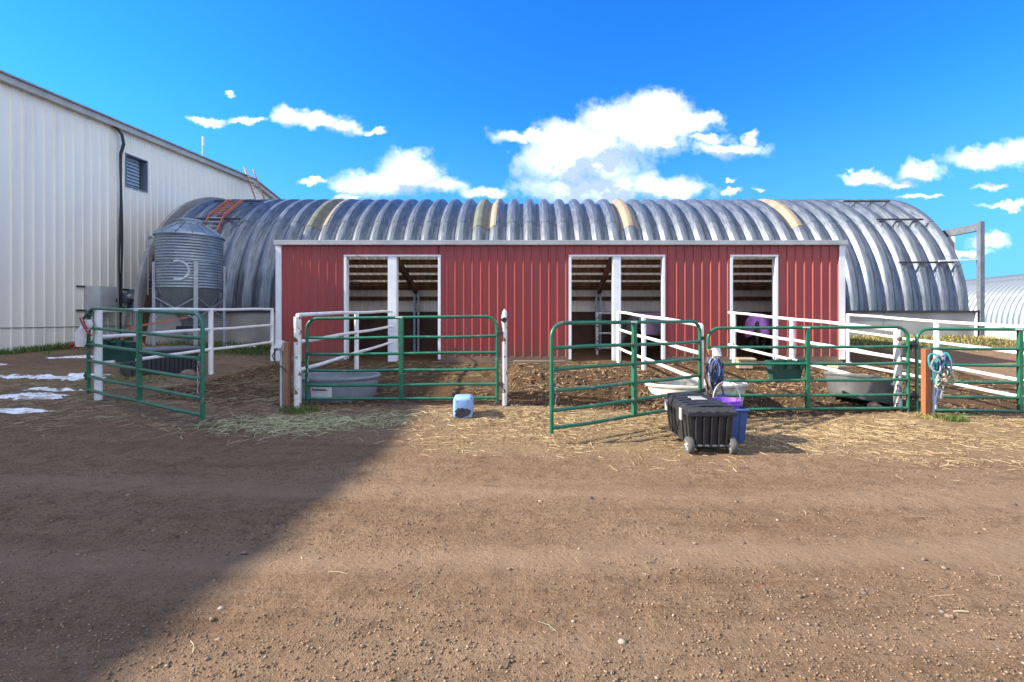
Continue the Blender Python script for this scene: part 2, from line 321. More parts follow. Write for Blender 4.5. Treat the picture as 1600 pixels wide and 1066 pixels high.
def quonset_mat():
    m = bpy.data.materials.new('corrugated_steel'); m.use_nodes = True; t = m.node_tree; n = t.nodes; l = t.links; p = n['Principled BSDF']
    tc = n.new('ShaderNodeTexCoord'); mp = n.new('ShaderNodeMapping'); mp.inputs['Scale'].default_value = (1, .08, .08); l.new(tc.outputs['Object'], mp.inputs[0])
    oi = n.new('ShaderNodeObjectInfo'); ad = n.new('ShaderNodeVectorMath'); l.new(mp.outputs[0], ad.inputs[0]); cx = n.new('ShaderNodeCombineXYZ'); mu = n.new('ShaderNodeMath'); mu.operation = 'MULTIPLY'; mu.inputs[1].default_value = 37
    l.new(oi.outputs['Random'], mu.inputs[0]); l.new(mu.outputs[0], cx.inputs[1]); l.new(cx.outputs[0], ad.inputs[1])
    ns = n.new('ShaderNodeTexNoise'); ns.inputs['Scale'].default_value = 26; ns.inputs['Detail'].default_value = 4; l.new(ad.outputs[0], ns.inputs['Vector'])
    n2 = n.new('ShaderNodeTexNoise'); n2.inputs['Scale'].default_value = 1.2; n2.inputs['Detail'].default_value = 6; l.new(tc.outputs['Object'], n2.inputs['Vector'])
    r1 = n.new('ShaderNodeMapRange'); l.new(ns.outputs['Fac'], r1.inputs[0]); r1.inputs[1].default_value = .3; r1.inputs[2].default_value = .7
    mx = n.new('ShaderNodeMix'); mx.data_type = 'RGBA'; l.new(r1.outputs[0], mx.inputs[0]); mx.inputs[6].default_value = (.225, .25, .29, 1); mx.inputs[7].default_value = (.09, .107, .137, 1)
    m2 = n.new('ShaderNodeMix'); m2.data_type = 'RGBA'; m2.blend_type = 'MULTIPLY'; r2 = n.new('ShaderNodeMapRange'); l.new(n2.outputs['Fac'], r2.inputs[0]); r2.inputs[1].default_value = .45; r2.inputs[2].default_value = .75
    l.new(r2.outputs[0], m2.inputs[0]); l.new(mx.outputs[2], m2.inputs[6]); m2.inputs[7].default_value = (.82, .82, .82, 1); l.new(m2.outputs[2], p.inputs['Base Color'])
    p.inputs['Metallic'].default_value = .55; p.inputs['Roughness'].default_value = .38
    b = n.new('ShaderNodeBump'); b.inputs['Strength'].default_value = .25; b.inputs['Distance'].default_value = .01; l.new(ns.outputs['Fac'], b.inputs['Height']); l.new(b.outputs[0], p.inputs['Normal'])
    return m
M_quon = quonset_mat()
M_sky_g = mat('green_shade_stain_fibreglass', (.095, .118, .095), (.15, .145, .105), 2.5, .5)  # green tone of the stained panels also paints in their shaded flank
M_sky_c = mat('cream_fibreglass', (.29, .225, .16), (.22, .175, .125), 2.0, .5)

M_trans = bpy.data.materials.new('added_fill_roof_sheet'); M_trans.use_nodes = True; _t = M_trans.node_tree; _t.nodes.clear()  # invented translucent roof sheet that lets daylight into the shed
_tr = _t.nodes.new('ShaderNodeBsdfTranslucent'); _tr.inputs[0].default_value = (.92, .90, .84, 1); _df = _t.nodes.new('ShaderNodeBsdfDiffuse'); _df.inputs[0].default_value = (.7, .68, .62, 1)
_mx = _t.nodes.new('ShaderNodeMixShader'); _mx.inputs[0].default_value = .2; _ou = _t.nodes.new('ShaderNodeOutputMaterial')
_t.links.new(_tr.outputs[0], _mx.inputs[1]); _t.links.new(_df.outputs[0], _mx.inputs[2]); _t.links.new(_mx.outputs[0], _ou.inputs[0])
_p = M_deck.node_tree; _pb = _p.nodes['Principled BSDF']; _tl = _p.nodes.new('ShaderNodeBsdfTranslucent'); _tl.inputs[0].default_value = (.62, .58, .52, 1)
_ms = _p.nodes.new('ShaderNodeMixShader'); _ms.inputs[0].default_value = .13; _om = [q for q in _p.nodes if q.type == 'OUTPUT_MATERIAL'][0]  # deck made partly translucent to brighten the shed interior
_p.links.new(_pb.outputs[0], _ms.inputs[1]); _p.links.new(_tl.outputs[0], _ms.inputs[2]); _p.links.new(_ms.outputs[0], _om.inputs[0])
def ground_mat():
    m = bpy.data.materials.new('yard_soil'); m.use_nodes = True; t = m.node_tree; n = t.nodes; l = t.links; p = n['Principled BSDF']
    g = n.new('ShaderNodeNewGeometry')
    def noise(sc, d=6, r=.6, st=None):
        x = n.new('ShaderNodeTexNoise'); x.inputs['Scale'].default_value = sc; x.inputs['Detail'].default_value = d; x.inputs['Roughness'].default_value = r
        if st:
            q = n.new('ShaderNodeMapping'); q.inputs['Scale'].default_value = st; l.new(g.outputs['Position'], q.inputs[0]); l.new(q.outputs[0], x.inputs['Vector'])
        else: l.new(g.outputs['Position'], x.inputs['Vector'])
        return x.outputs['Fac']
    def rng(x, a, b):
        r = n.new('ShaderNodeMapRange'); r.interpolation_type = 'SMOOTHSTEP'; l.new(x, r.inputs[0]); r.inputs[1].default_value = a; r.inputs[2].default_value = b; return r.outputs[0]
    def mix(f, a, b, bl='MIX'):
        x = n.new('ShaderNodeMix'); x.data_type = 'RGBA'; x.blend_type = bl
        if isinstance(f, (int, float)): x.inputs[0].default_value = f
        else: l.new(f, x.inputs[0])
        for i, c in ((6, a), (7, b)):
            if isinstance(c, tuple): x.inputs[i].default_value = (*c, 1)
            else: l.new(c, x.inputs[i])
        return x.outputs[2]
    def mth(op, a, b):
        x = n.new('ShaderNodeMath'); x.operation = op
        for i, c in ((0, a), (1, b)):
            if isinstance(c, (int, float)): x.inputs[i].default_value = c
            else: l.new(c, x.inputs[i])
        return x.outputs[0]
    va = n.new('ShaderNodeVertexColor'); va.layer_name = 'tone'; sp = n.new('ShaderNodeSeparateColor'); l.new(va.outputs[0], sp.inputs[0])
    big = noise(.9, 5, .55, (.45, 1, 1)); fine = noise(38, 6, .7); mid = noise(7, 6, .65); grit = noise(150, 3, .7)
    soil = mix(rng(big, .35, .65), (.275, .172, .104), (.34, .226, .146))
    streak = noise(1.0, 6, .65, (.55, 9, 1))
    soil = mix(mth('MULTIPLY', rng(streak, .48, .68), .55), soil, (.37, .255, .17))
    soil = mix(mth('MULTIPLY', rng(noise(1.0, 6, .65, (.4, 6, 3)), .52, .7), .5), soil, (.17, .10, .06))
    soil = mix(rng(mid, .45, .72), soil, (.20, .122, .074))
    soil = mix(rng(fine, .50, .68), soil, (.125, .078, .047))
    soil = mix(rng(grit, .56, .68), soil, (.47, .36, .265))
    soil = mix(rng(noise(90, 4, .7), .58, .70), soil, (.11, .07, .043))
    soil = mix(mth('MULTIPLY', va.outputs['Alpha'], .75), soil, (.40, .275, .185))
    def zone(ch, w=.55): return rng(mth('ADD', ch, mth('MULTIPLY', mth('SUBTRACT', mid, .5), w)), .3, .6)
    man = mix(rng(fine, .4, .65), (.10, .059, .033), (.165, .104, .06))
    c = mix(zone(sp.outputs[0]), soil, man)
    stw = mix(rng(noise(30, 6, .75), .42, .62), (.40, .29, .165), (.22, .145, .085))
    c = mix(mth('MULTIPLY', zone(sp.outputs[1], 1.4), .7), c, stw)
    grs = mix(rng(noise(25, 5, .7), .4, .65), (.06, .085, .025), (.12, .11, .045))
    c = mix(zone(sp.outputs[2]), c, grs)
    l.new(c, p.inputs['Base Color']); p.inputs['Roughness'].default_value = 1; p.inputs['Specular IOR Level'].default_value = .1
    h = mth('ADD', mth('MULTIPLY', fine, 1.0), mth('ADD', mth('MULTIPLY', grit, .35), mth('MULTIPLY', mid, 1.2)))
    b = n.new('ShaderNodeBump'); b.inputs['Strength'].default_value = 1.0; b.inputs['Distance'].default_value = .06; l.new(h, b.inputs['Height']); l.new(b.outputs[0], p.inputs['Normal'])
    return m

# ------------------------------------------------------------------ ground: one sheet to the horizon, finest in the yard
def axis(segs):
    out = []
    for a, b, st in segs: out += list(np.arange(a, b, st))
    return np.array(out+[segs[-1][1]])
gx = axis([(-900, -60, 60), (-60, -20, 4), (-20, -9, .25), (-9, -5, .1), (-5, 5, .045), (5, 9, .07), (9, 20, .3), (20, 60, 4), (60, 900.1, 60)])
gy = axis([(-200, -20, 30), (-20, 0, 2), (0, 1.4, .2), (1.4, 8.5, .045), (8.5, 12, .07), (12, 16.5, .15), (16.5, 30, .8), (30, 90, 5), (90, 1500.1, 90)])
GX, GY = np.meshgrid(gx, gy); X = GX.ravel(); Y = GY.ravel(); Z = gz(X, Y)
def zones(x, y):
    n1 = fbm(x*.9, y*.9); n2 = fbm(x*.5+40, y*.5)
    pen = sm(6.95, 7.5, y)*sm(-6.4, -5.6, x)*(1-sm(9.5, 11, x))
    man = pen*(.55+.5*n1)+.25*sm(6.3, 7, y)*sm(-.6, 0, x)*(1-sm(2.4, 3, x))
    man = np.maximum(man, sm(9.5, 12, y)*.3*(1-sm(9, 12, x)))
    man = np.maximum(man, 1.1*np.exp(-(((x+4.6)/1.1)**2+((y-8.0)/1.0)**2)))
    man = np.maximum(man, .95*sm(11.7, 12.2, y)*(1-sm(14.3, 14.6, y))*sm(-6.3, -6.1, x)*(1-sm(7.7, 7.9, x)))
    st = sm(4.75, 5.4, y+.7*(n2-.5))*(1-sm(6.7, 7.3, y))*sm(-1.9, -.4, x)*.95
    st = np.maximum(st, .45*sm(7.6, 8.6, y)*sm(.0, .5, x)*(1-sm(9.5, 10.5, x))*n1)
    st = np.maximum(st, .8*sm(5.4, 6.2, y)*(1-sm(-4.2, -3.2, x))*n2*(1-sm(9, 11, y)))
    st = np.maximum(st, .8*np.exp(-(((x+2.7)/.9)**2+((y-6.1)/.5)**2)))
    gr = np.exp(-((x+14.6+.05*y)/1.1)**2)*sm(8, 10, y)*1.2+np.exp(-(((x-12)/3.2)**2+((y-14.9)/1.2)**2))*1.3
    gr = gr+.9*np.exp(-(((x+7.5)/3)**2+((y-13.8)/1.5)**2))
    gr = np.maximum(gr, .9*sm(60, 90, np.abs(x)))
    gr = np.maximum(gr, .8*sm(22, 30, y))
    w1 = .35*(fbm(x*.5, y*2.5)-.5); tr = np.exp(-((y-2.85-.03*x+w1)/.24)**2)+.8*np.exp(-((y-3.95+.02*x+w1)/.2)**2)+.6*np.exp(-((y-2.05-.05*x+w1)/.13)**2)
    tr = tr*(.45+.9*fbm(x*.8+3, y*9))
    return np.c_[np.clip(man, 0, 1), np.clip(st, 0, 1), np.clip(gr, 0, 1), np.clip(tr, 0, 1)]
nx, ny = len(gx), len(gy); I = (np.arange(ny-1)[:, None]*nx+np.arange(nx-1)[None, :]).ravel()
ground = npmesh('ground', np.c_[X, Y, Z], np.c_[I, I+1, I+1+nx, I+nx], ground_mat(), zones(X, Y), True)
tag(ground, 'brown dirt yard with tyre tracks, straw litter and trampled pens', None, None, 'structure')

# ------------------------------------------------------------------ ribbed sheet
def ribbed(x0, x1, z0, z1, pitch, rw, rh, phase=0, flank=.012):
    """sheet in the local xz plane, ribs standing out towards -y; z0/z1 numbers or functions of x"""
    xs = [(x0, 0)]
    k = math.floor((x0-phase)/pitch)-1
    while True:
        c = phase+k*pitch; k += 1
        if c-rw/2-flank > x1: break
        for dx, d in ((-rw/2-flank, 0), (-rw/2, rh), (rw/2, rh), (rw/2+flank, 0)):
            if x0 < c+dx < x1: xs.append((c+dx, d))
    xs.append((x1, 0)); f0 = z0 if callable(z0) else (lambda x: z0); f1 = z1 if callable(z1) else (lambda x: z1)
    m = MB(); n = len(xs)
    m.add([(x, -d, f0(x)) for x, d in xs]+[(x, -d, f1(x)) for x, d in xs], [(i, i+1, n+i+1, n+i) for i in range(n-1)])
    return m

# ------------------------------------------------------------------ big white metal building
WDX = .06; wall_rot = math.atan2(1, WDX)
WB = thing('metal_building', 'tall white ribbed metal building along the left edge', 'building', (-15.4, 13.8, 0), wall_rot)
def wtop(t): return 8.36-.0 if t < 0 else (8.36+.0248*t if t < 11.3 else 8.64-.21*(t-11.3))
T0, T1 = -24.0, 19.2
def wpt(px):   # distance along the wall seen at a pixel column
    q = (px-PX)/F; return (q*13.8+15.4)/(WDX-q)*math.hypot(1, WDX)
lt0, lt1 = wpt(195.5), wpt(228); lz0, lz1 = 6.45, 7.62
t = T0
while t < T1-.01:
    e = min(t+.915, T1)
    segs = [(t, e)]
    for a, b in segs:
        if b > lt0 and a < lt1:
            if a < lt0: ribbed(a, lt0, 1.17, wtop, .305, .035, .032).build('wall_panel', M_wall, WB)
            if b > lt1: ribbed(lt1, b, 1.17, wtop, .305, .035, .032).build('wall_panel', M_wall, WB)
            a2, b2 = max(a, lt0), min(b, lt1)
            ribbed(a2, b2, 1.17, lz0, .305, .035, .032).build('wall_panel', M_wall, WB)
            ribbed(a2, b2, lz1, wtop, .305, .035, .032).build('wall_panel', M_wall, WB)
        else: ribbed(a+.001, b-.001, 1.17, wtop, .305, .035, .032).build('wall_panel', M_wall, WB)
        ribbed(a+.001, b-.001, -.1, 1.145, .305, .035, .028).build('base_panel', M_wall, WB)
    t = e
MB().box(((T0+T1)/2, -.012, 1.157), (T1-T0, .03, .018)).build('seam_strip', M_fascia, WB)
m = MB()
for a, b in ((T0-.2, 0), (0, 11.3), (11.3, T1+.1)):
    m.beam((a, -.10, wtop(a)+.06), (b, -.10, wtop(b)+.06), .24, .2)
m.build('eave_trim', mat('eave_trim_tan', (.50, .47, .43), (.42, .39, .36), 2, .5), WB)
m = MB()
for a, b in ((T0-.2, 0), (0, 11.3), (11.3, T1+.1)):
    m.beam((a, -.13, wtop(a)+.19), (b, -.13, wtop(b)+.19), .34, .05)
m.build('roof_edge', M_fascia, WB)
m = MB(); zz = [(T0, wtop(T0)), (0, wtop(0)), (11.3, wtop(11.3)), (T1, wtop(T1))]
m.add([(a, .03, z+.15) for a, z in zz]+[(a, 10, z+.85) for a, z in zz]+[(a, 20, z+.15) for a, z in zz],
      [(i, i+1, 5+i, 4+i) for i in range(3)]+[(4+i, 5+i, 9+i, 8+i) for i in range(3)]); m.build('roof', M_fascia, WB)
m = MB(); m.box(((T0+T1)/2, 20, 4.1), (T1-T0, .1, 8.4)); m.box((T0, 10, 4.1), (.1, 20, 8.4)); m.box((T1, 10, 3.5), (.1, 20, 7)); m.build('rear_wall', M_wall, WB)
lv = MB(); c = (lt0+lt1)/2; w = lt1-lt0; hz = (lz0+lz1)/2; hh = lz1-lz0
for dx in (-w/2-.02, w/2+.02): lv.box((c+dx, .10, hz), (.04, .30, hh+.08))
for dz in (-hh/2-.02, hh/2+.02): lv.box((c, .10, hz+dz), (w, .30, .04))
lf = lv.build('louvre_frame', M_boxb, WB)
MB().box((c, .26, hz), (w, .02, hh)).build('backing', M_dark, lf)
M_slat = mat('louvre_slat', (.46, .53, .62), (.38, .45, .54), 5, .4, .3)
for i in range(9):
    z = lz0+hh*(i+.5)/9
    MB().box((c-.06, .17, z), (w-.14, .145, .012), M=Matrix.Rotation(R(64), 3, 'X')).build('slat', M_slat, lf)
def on_wall(t, out=0, z=0):
    e = Vector((WDX, 1, 0)).normalized(); nrm = Vector((e.y, -e.x, 0)); p = Vector((-15.4, 13.8, 0))+e*t+nrm*out; p.z = z; return p
# roof mast, cable bundle, boxes on the wall
tp = wpt(326); zt = wtop(tp)
mast = thing('antenna_mast', 'thin metal antenna mast standing on the white building roof', 'antenna', on_wall(tp, -.3, zt+.2))
MB().tube([(0, 0, 0), (0, 0, 1.05)], .018, 6).build('pole', M_steel, mast)
MB().tube([(.03, 0, .75), (.03, 0, 1.15)], .045, 8).build('antenna_head', M_cap, mast)
tc_ = wpt(181)
cb = thing('cable_bundle', 'black cable bundle hanging down the white wall from the roof edge', 'cable', on_wall(tc_, .07, .5))
for k, (dx, r_) in enumerate(((-.035, .028), (.03, .032), (.0, .022))):
    pts = [(-.25+dx, 0, 8.42+k*.02), (-.1+dx, .0, 8.40), (.03+dx, .06, 8.22), (.06+dx, .1, 7.9), (-.02+dx, .06, 7.5)]
    z = 7.0
    while z > (1.25 if k else .55): pts.append((dx+.03*math.sin(z*1.3+k*2), .04+.01*k, z)); z -= .45
    MB().tube([(p[1]+.07, p[0], p[2]-.5+.5) for p in pts], r_, 7).build('cable', M_cable, cb, True)
cb.location.z = -.02
def wallbox(name, label, a, b, y0, y1, depth, mt, cat):
    D = on_wall(a).y; z1 = CAMZ+(PY-y0)*D/F; z0 = CAMZ+(PY-y1)*D/F
    r = thing(name, label, cat, on_wall((a+b)/2, 0.05, z0), wall_rot); w = b-a
    MB().box((0, -depth/2, (z1-z0)/2), (w, depth, z1-z0), bev=.02).build('cabinet', mt, r, 30)
    MB().box((0, -depth-.012, (z1-z0)/2), (w-.08, .02, z1-z0-.1), bev=.006).build('door', mt, r, 30)
    MB().box((w*.33, -depth-.035, (z1-z0)*.45), (.03, .03, .12)).build('handle', M_dark, r)
    for zz in (.02, z1-z0-.02): MB().box((0, .0, zz), (w+.5, .05, .05)).build('strut', M_dark, r)
    return r
wallbox('electrical_cabinet', 'large pale grey electrical cabinet on the white wall under the cable', 2.44, 3.13, 447, 486, .57, M_boxg, 'cabinet')
wallbox('electrical_cabinet', 'smaller blue grey electrical cabinet on the white wall near the bin', 4.10, 4.70, 452, 482, .26, M_boxb, 'cabinet')
r = thing('electric_meter', 'small grey meter box between the two wall cabinets', 'meter', on_wall(3.95, .05, 2.05), wall_rot)
MB().box((0, -.1, .15), (.26, .2, .36), bev=.02).build('housing', M_boxb, r, 30); MB().lathe([(.001, .12), (.09, .12), (.1, 0)], 14, (0, -.2, .2), M=Matrix.Rotation(R(90), 3, 'X')).build('dial', M_boxg, r, True)
MB().tube([(0, -.06, 0), (0, -.06, -.5), (-.12, -.06, -1.0), (-.2, -.05, -1.3)], .03, 8).build('conduit', M_pvc, r, True)
r = thing('vent_pipe', 'thin grey capped pipe rising beside the white wall behind the bin', 'pipe', on_wall(wpt(224.5), .25, .4))
MB().tube([(0, 0, 0), (0, 0, 4.25)], .03, 8).build('pipe', M_steel, r, True); MB().lathe([(.001, .1), (.06, .06), (.06, 0)], 10, (0, 0, 4.22)).build('cap', M_steel, r, True)

# ------------------------------------------------------------------ quonset barn
QX0, QN, QP = -13.06, 46, .61; QY, QZ, QR = 20.8, 1.64, 4.69
QB = thing('quonset_barn', 'long galvanised arched barn of corrugated ribs behind the red shed', 'building', (0, QY, 0))
def arch(r, a): return (-r*math.cos(a), QZ+r*math.sin(a))     # a = 0 near springing, pi far springing; y relative to the barn axis
prof = []
for x, h in ((0, 0), (.04, 0), (.06, .008), (.078, .026), (.14, .095), (.20, .164), (.216, .178), (.235, .184), (.305, .187), (.375, .184), (.394, .178), (.41, .164), (.47, .095), (.532, .026), (.55, .008), (.57, 0), (.61, 0)): prof.append((x, h))
def arch_strip(name, x0, prof, a0, a1, n, m, parent, lift=0, smooth='all'):
    b = MB(); k = len(prof)
    for j in range(n+1):
        a = a0+(a1-a0)*j/n
        for x, h in prof:
            y, z = arch(QR+h+lift, a); b.v.append((x, y, z))
    for j in range(n):
        for i in range(k-1):
            b.f.append((j*k+i, j*k+i+1, (j+1)*k+i+1, (j+1)*k+i))
    return b.build(name, m, parent, smooth, (x0, 0, 0))
first = arch_strip('arch_panel', QX0, prof, 0, math.pi, 40, M_quon, QB)
for k in range(1, QN): link('arch_panel', first.data, QB, (QX0+k*QP, 0, 0))
QX1 = QX0+QN*QP
# lap joint lines across the sheets, a slight step like the photo's seam above the shed roof
lap = [(x, h) for x, h in prof]
s0 = arch_strip('lap_sheet', QX0, lap, R(43), R(137), 26, M_quon, QB, .006)
for k in range(1, QN): link('lap_sheet', s0.data, QB, (QX0+k*QP, 0, 0))
for px, mt, grp in ((512, M_sky_g, 0), (752, M_sky_g, 0), (980, M_sky_c, 0), (1210, M_sky_c, 0)):
    x = (px-PX)*19.0/F; k = round((x-QX0)/QP-.5)
    pr = prof if mt is M_sky_c else prof
    o = arch_strip('skylight_panel', QX0+k*QP, pr, R(40), R(95), 20, mt, QB, .014)
    if mt is M_sky_g:
        arch_strip('skylight_lit_flank', QX0+(k+1)*QP, prof[:9], R(40), R(95), 20, M_sky_c, QB, .014)  # cream strip paints the sunlit flank beside the green panel
for px in (480, 662, 852, 1240, 1128): 
    x = (px-PX)*21.6/F; y, z = arch(QR+.13, R(96))
    MB().lathe([(.001, .26), (.12, .22), (.13, .08), (.08, .08), (.08, -.1)], 14, (x, y, z)).build('roof_vent', M_cap, QB, True)
# concrete stem walls in cast lengths, end walls
n = 9; xw = (QX1-QX0)/n
for i in range(n):
    MB().box((QX0+(i+.5)*xw, -QR-.10, QZ/2-.25), (xw-.015, .42, QZ+.5), bev=.01).build('stem_wall', M_conc, QB)
MB().box(((QX0+QX1)/2, QR+.1, QZ/2-.25), (QX1-QX0, .42, QZ+.5)).build('stem_wall', M_conc, QB)
MB().box(((QX0+QX1)/2, -QR-.14, QZ+.03), (QX1-QX0+.1, .46, .06)).build('base_channel', M_dark, QB)
def endwall(x, th, r, name, m):
    b = MB(); n = 36; vs = []
    for sx in (x, x+th):
        vs += [(sx, -r*math.cos(math.pi*j/n), QZ+r*math.sin(math.pi*j/n)) for j in range(n+1)]+[(sx, r, -.5), (sx, -r, -.5)]
    k = n+3; fs = [tuple(range(k)), tuple(range(2*k-1, k-1, -1))]+[(i, (i+1) % k, k+(i+1) % k, k+i) for i in range(k)]
    return b.add(vs, fs).build(name, m, QB)
endwall(QX0-.14, .13, QR+.27, 'end_wall', mat('end_wall_render', (.33, .32, .31), (.26, .245, .23), 1.2, .85, 0, .2, 20))
endwall(QX1-.25, .08, QR-.02, 'end_wall', M_steel)
def on_arch(py, lift=0):   # arch point seen at image row py
    best = None
    for i in range(400):
        a = R(2+i*.22); y, z = arch(QR+.185+lift, a); D = y+QY; yy = PY-(z-CAMZ)*F/D
        if best is None or abs(yy-py) < best[0]: best = (abs(yy-py), D, z, a)
    return best[1], best[2], best[3]
for i, (p0, p1, py, lab) in enumerate(((1318, 1390, 315.5, 'topmost dark bar across the ribs at the right end of the barn'), (1370, 1442, 344, 'middle dark bar across the ribs at the right end of the barn'),
        (1405, 1490, 411, 'lowest dark bar across the ribs at the right end of the barn'), (294, 375, 343, 'lower dark bar across the ribs behind the bin'), (335, 411, 315.5, 'upper dark bar on the barn ridge beside the orange ladder'))):
    D, z, a = on_arch(py, .05); x0 = (p0-PX)*D/F; x1 = (p1-PX)*D/F
    r = thing('roof_bar', lab, 'roof bar', (x0, D, z), 0, 'dark bars on the arched roof')
    MB().beam((0, 0, .02), (x1-x0, 0, .02), .05, .06).build('bar', M_dark, r)
    k = 0
    while k*QP < x1-x0: MB().beam((k*QP+.3, -.02, 0), (k*QP+.02, -.22*math.sin(a), -.35*math.cos(a)*.3-.2), .012, .012).build('strut', M_dark, r); k += 1
# door track frame at the right end
DP = thing('door_track_frame', 'galvanised steel post and door track at the right end of the arched barn', 'door track', (15.1, 15.8, 0))
M_frame = mat('dark_grey_steel', (.19, .215, .25), (.145, .165, .195), 5, .5, .4)
MB().box((0, 0, 2.72), (.155, .14, 3.9), bev=.01).build('post', M_frame, DP)
m = MB(); m.box((0, 1.15, 4.5), (.05, 2.2, .2)); m.box((.05, 1.15, 4.61), (.15, 2.2, .025)); m.box((.05, 1.15, 4.39), (.15, 2.2, .025)); m.build('track', M_frame, DP)
MB().beam((-1.35, .05, 3.36), (0, .05, 3.42), .05, .05).build('strut', M_trim, DP)
MB().box((.02, 1.25, 3.92), (.05, .55, .85)).build('door_panel', M_trim, DP)
MB().tube([(-.17, -.02, .7), (-.17, -.02, 1.75)], .04, 8).build('drain_pipe', M_trim, DP, True)

# second arched barn, far right
ax = Vector((.176, 1, 0)).normalized(); q2 = thing('quonset_barn', 'farther silver arched barn with a cream base wall at the right edge', 'building', (42.4, 40.5, -.7), math.atan2(ax.y, ax.x))
prof2 = [(u*.61/8, .14*(.5-.5*math.cos(2*math.pi*u/8))) for u in range(9)]
b = MB(); n = 24
for j in range(n+1):
    a = math.pi*j/n
    for x, h in prof2: b.v.append((x, -4.8+(4.8+h)*math.cos(math.pi-a), 1.5+(4.8+h)*math.sin(a)))
for j in range(n):
    for i in range(8): b.f.append((j*9+i, j*9+i+1, (j+1)*9+i+1, (j+1)*9+i))
M_q2 = mat('silver_arch_sheet', (.25, .28, .315), (.20, .23, .26), 1.5, .5, .6, .1, 20)
o0 = None
for k in range(-22, 48):
    if o0 is None: o0 = b.build('arch_panel', M_q2, q2, 'all', (k*.61, 0, 0))
    else: link('arch_panel', o0.data, q2, (k*.61, 0, 0))
MB().box((8, .1, .6), (43, .3, 1.9)).build('base_wall', M_cwall, q2)
MB().box((8, -9.7, .6), (43, .3, 1.9)).build('base_wall', M_cwall, q2)

# ladders on the roof
def ladder(name, label, a, b, width, side, rungs, splay=0):
    a = Vector(a); b = Vector(b); r = thing(name, label, 'ladder', a, 0, 'orange ladders'); d = b-a; s = Vector(side).normalized()*width/2
    for k in (-1, 1): MB().beam(s*k, d+s*k, .035, .085).build('rail', M_ladder, r)
    for i in range(rungs):
        p = d*((i+.6)/rungs); MB().tube([p-s, p+s], .018, 7).build('rung', M_alu, r)
    return r
def on_arch_at(px, py, lift): D, z, _ = on_arch(py, lift); return Vector(((px-PX)*D/F, D, z))
LA, LB, LC = on_arch_at(326, 364, .12), on_arch_at(338, 338, .16), on_arch_at(368, 314.5, .16)
lad = ladder('ladder', 'orange ladder lying up the arched roof beside the bin top', LA, LB, .5, (1, .1, 0), 4)
for k in (-1, 1): MB().beam(LB-LA+Vector((.25*k, .025*k, .02)), LC-LA+Vector((.25*k, .025*k, .04)), .04, .10).build('rail', M_ladder, lad)
for i in range(9):
    p = LB-LA+(LC-LB)*((i+.5)/9); MB().tube([p+Vector((-.25, -.025, .03)), p+Vector((.25, .025, .03))], .022, 7).build('rung', M_ladder, lad)
ladder('ladder', 'orange ladder leaning from the barn ridge to the white building eave', (-12.35, 22.4, 6.2), (-14.75, 25.0, 9.35), .45, (.6, .8, 0), 12)

# ------------------------------------------------------------------ red shed
SY, SB = 11.8, 14.5
k_ = SY/F
SHED = thing('red_shed', 'long red metal shed with three white trimmed doorways in front of the barn', 'shed', (0, SY, 0))
sx = lambda px: (px-PX)*k_
doors = [(sx(541), sx(686)), (sx(891.5), sx(1036)), (sx(1143), sx(1212))]
XL, XR = sx(440), sx(1311); ZT, ZB, ZD = 3.27, .49, 2.975
segs = [(XL, doors[0][0]), (doors[0][1], doors[1][0]), (doors[1][1], doors[2][0]), (doors[2][1], XR)]
PW, RP = .848, .212
def panels(a, b, z0, z1, name='wall_panel'):
    k = math.floor(a/PW)
    while k*PW < b-.01:
        x0, x1 = max(a, k*PW), min(b, (k+1)*PW+.008)
        if x1-x0 > .02:
            j = .0025*(k % 2)
            o = ribbed(x0, x1, z0, z1, RP, .024, .024, RP/2, .016).build(name, M_red, SHED, None, (0, -j, 0))
        k += 1
for a, b in segs: panels(a, b, ZB, ZT)
for a, b in doors: panels(a, b, ZD, ZT, 'header_panel')
def sbox(name, x0, x1, y0, y1, z0, z1, m, bev=.004, parent=None): return MB().box(((x0+x1)/2, (y0+y1)/2, (z0+z1)/2), (x1-x0, y1-y0, z1-z0), bev=bev).build(name, m, parent or SHED)
sbox('corner_trim', sx(432), sx(440.5), -.045, .08, .30, ZT, M_trim); sbox('corner_trim', sx(1310), sx(1319), -.045, .08, .42, ZT, M_trim)
for a, b in doors:
    sbox('door_jamb', a-.045, a+.02, -.04, .14, .42, ZD+.0, M_trim); sbox('door_jamb', b-.02, b+.045, -.04, .14, .42, ZD, M_trim)
    sbox('door_head', a-.05, b+.05, -.043, .14, ZD, ZD+.045, M_trim)
for p0, p1 in ((606.5, 620), (957, 970)): sbox('centre_post', sx(p0), sx(p1), -.03, .16, .33, ZD, M_trim, .008)
sbox('fascia', sx(431), sx(1321), -.10, -.02, ZT-.01, ZT+.105, M_fascia)
# sloping roof deck, rafters, purlins, back and side walls
zr0, zr1 = ZT+.035, 2.42
dep = SB-SY
def zroof(y): return zr0+(zr1-zr0)*y/dep
rx0, rx1 = XL-.1, XR+.1
k = 0; x = rx0
while x < rx1-.01:
    e = min(x+.9, rx1); m = ribbed(x, e, 0, 1, .225, .03, .02, 0)
    ln = dep+.32
    m.v = [(vx, -.1+vz*ln, zroof(-.1+vz*ln)-vy) for vx, vy, vz in m.v]
    lit = any(a < (x+e)/2 < b for a, b in ((-6.5, -5.7), (-2.1, 1.0), (4.25, 5.05)))  # added sheets, hidden from the camera, that brighten the interior
    m.build('added_fill_sheet' if lit else 'roof_sheet', M_trans if lit else M_deck, SHED); x = e
for y in (.35, .85, 1.35, 1.85, 2.35): MB().box(((XL+XR)/2, y, zroof(y)-.085), (XR-XL-.1, .045, .14)).build('purlin', M_purlin, SHED)
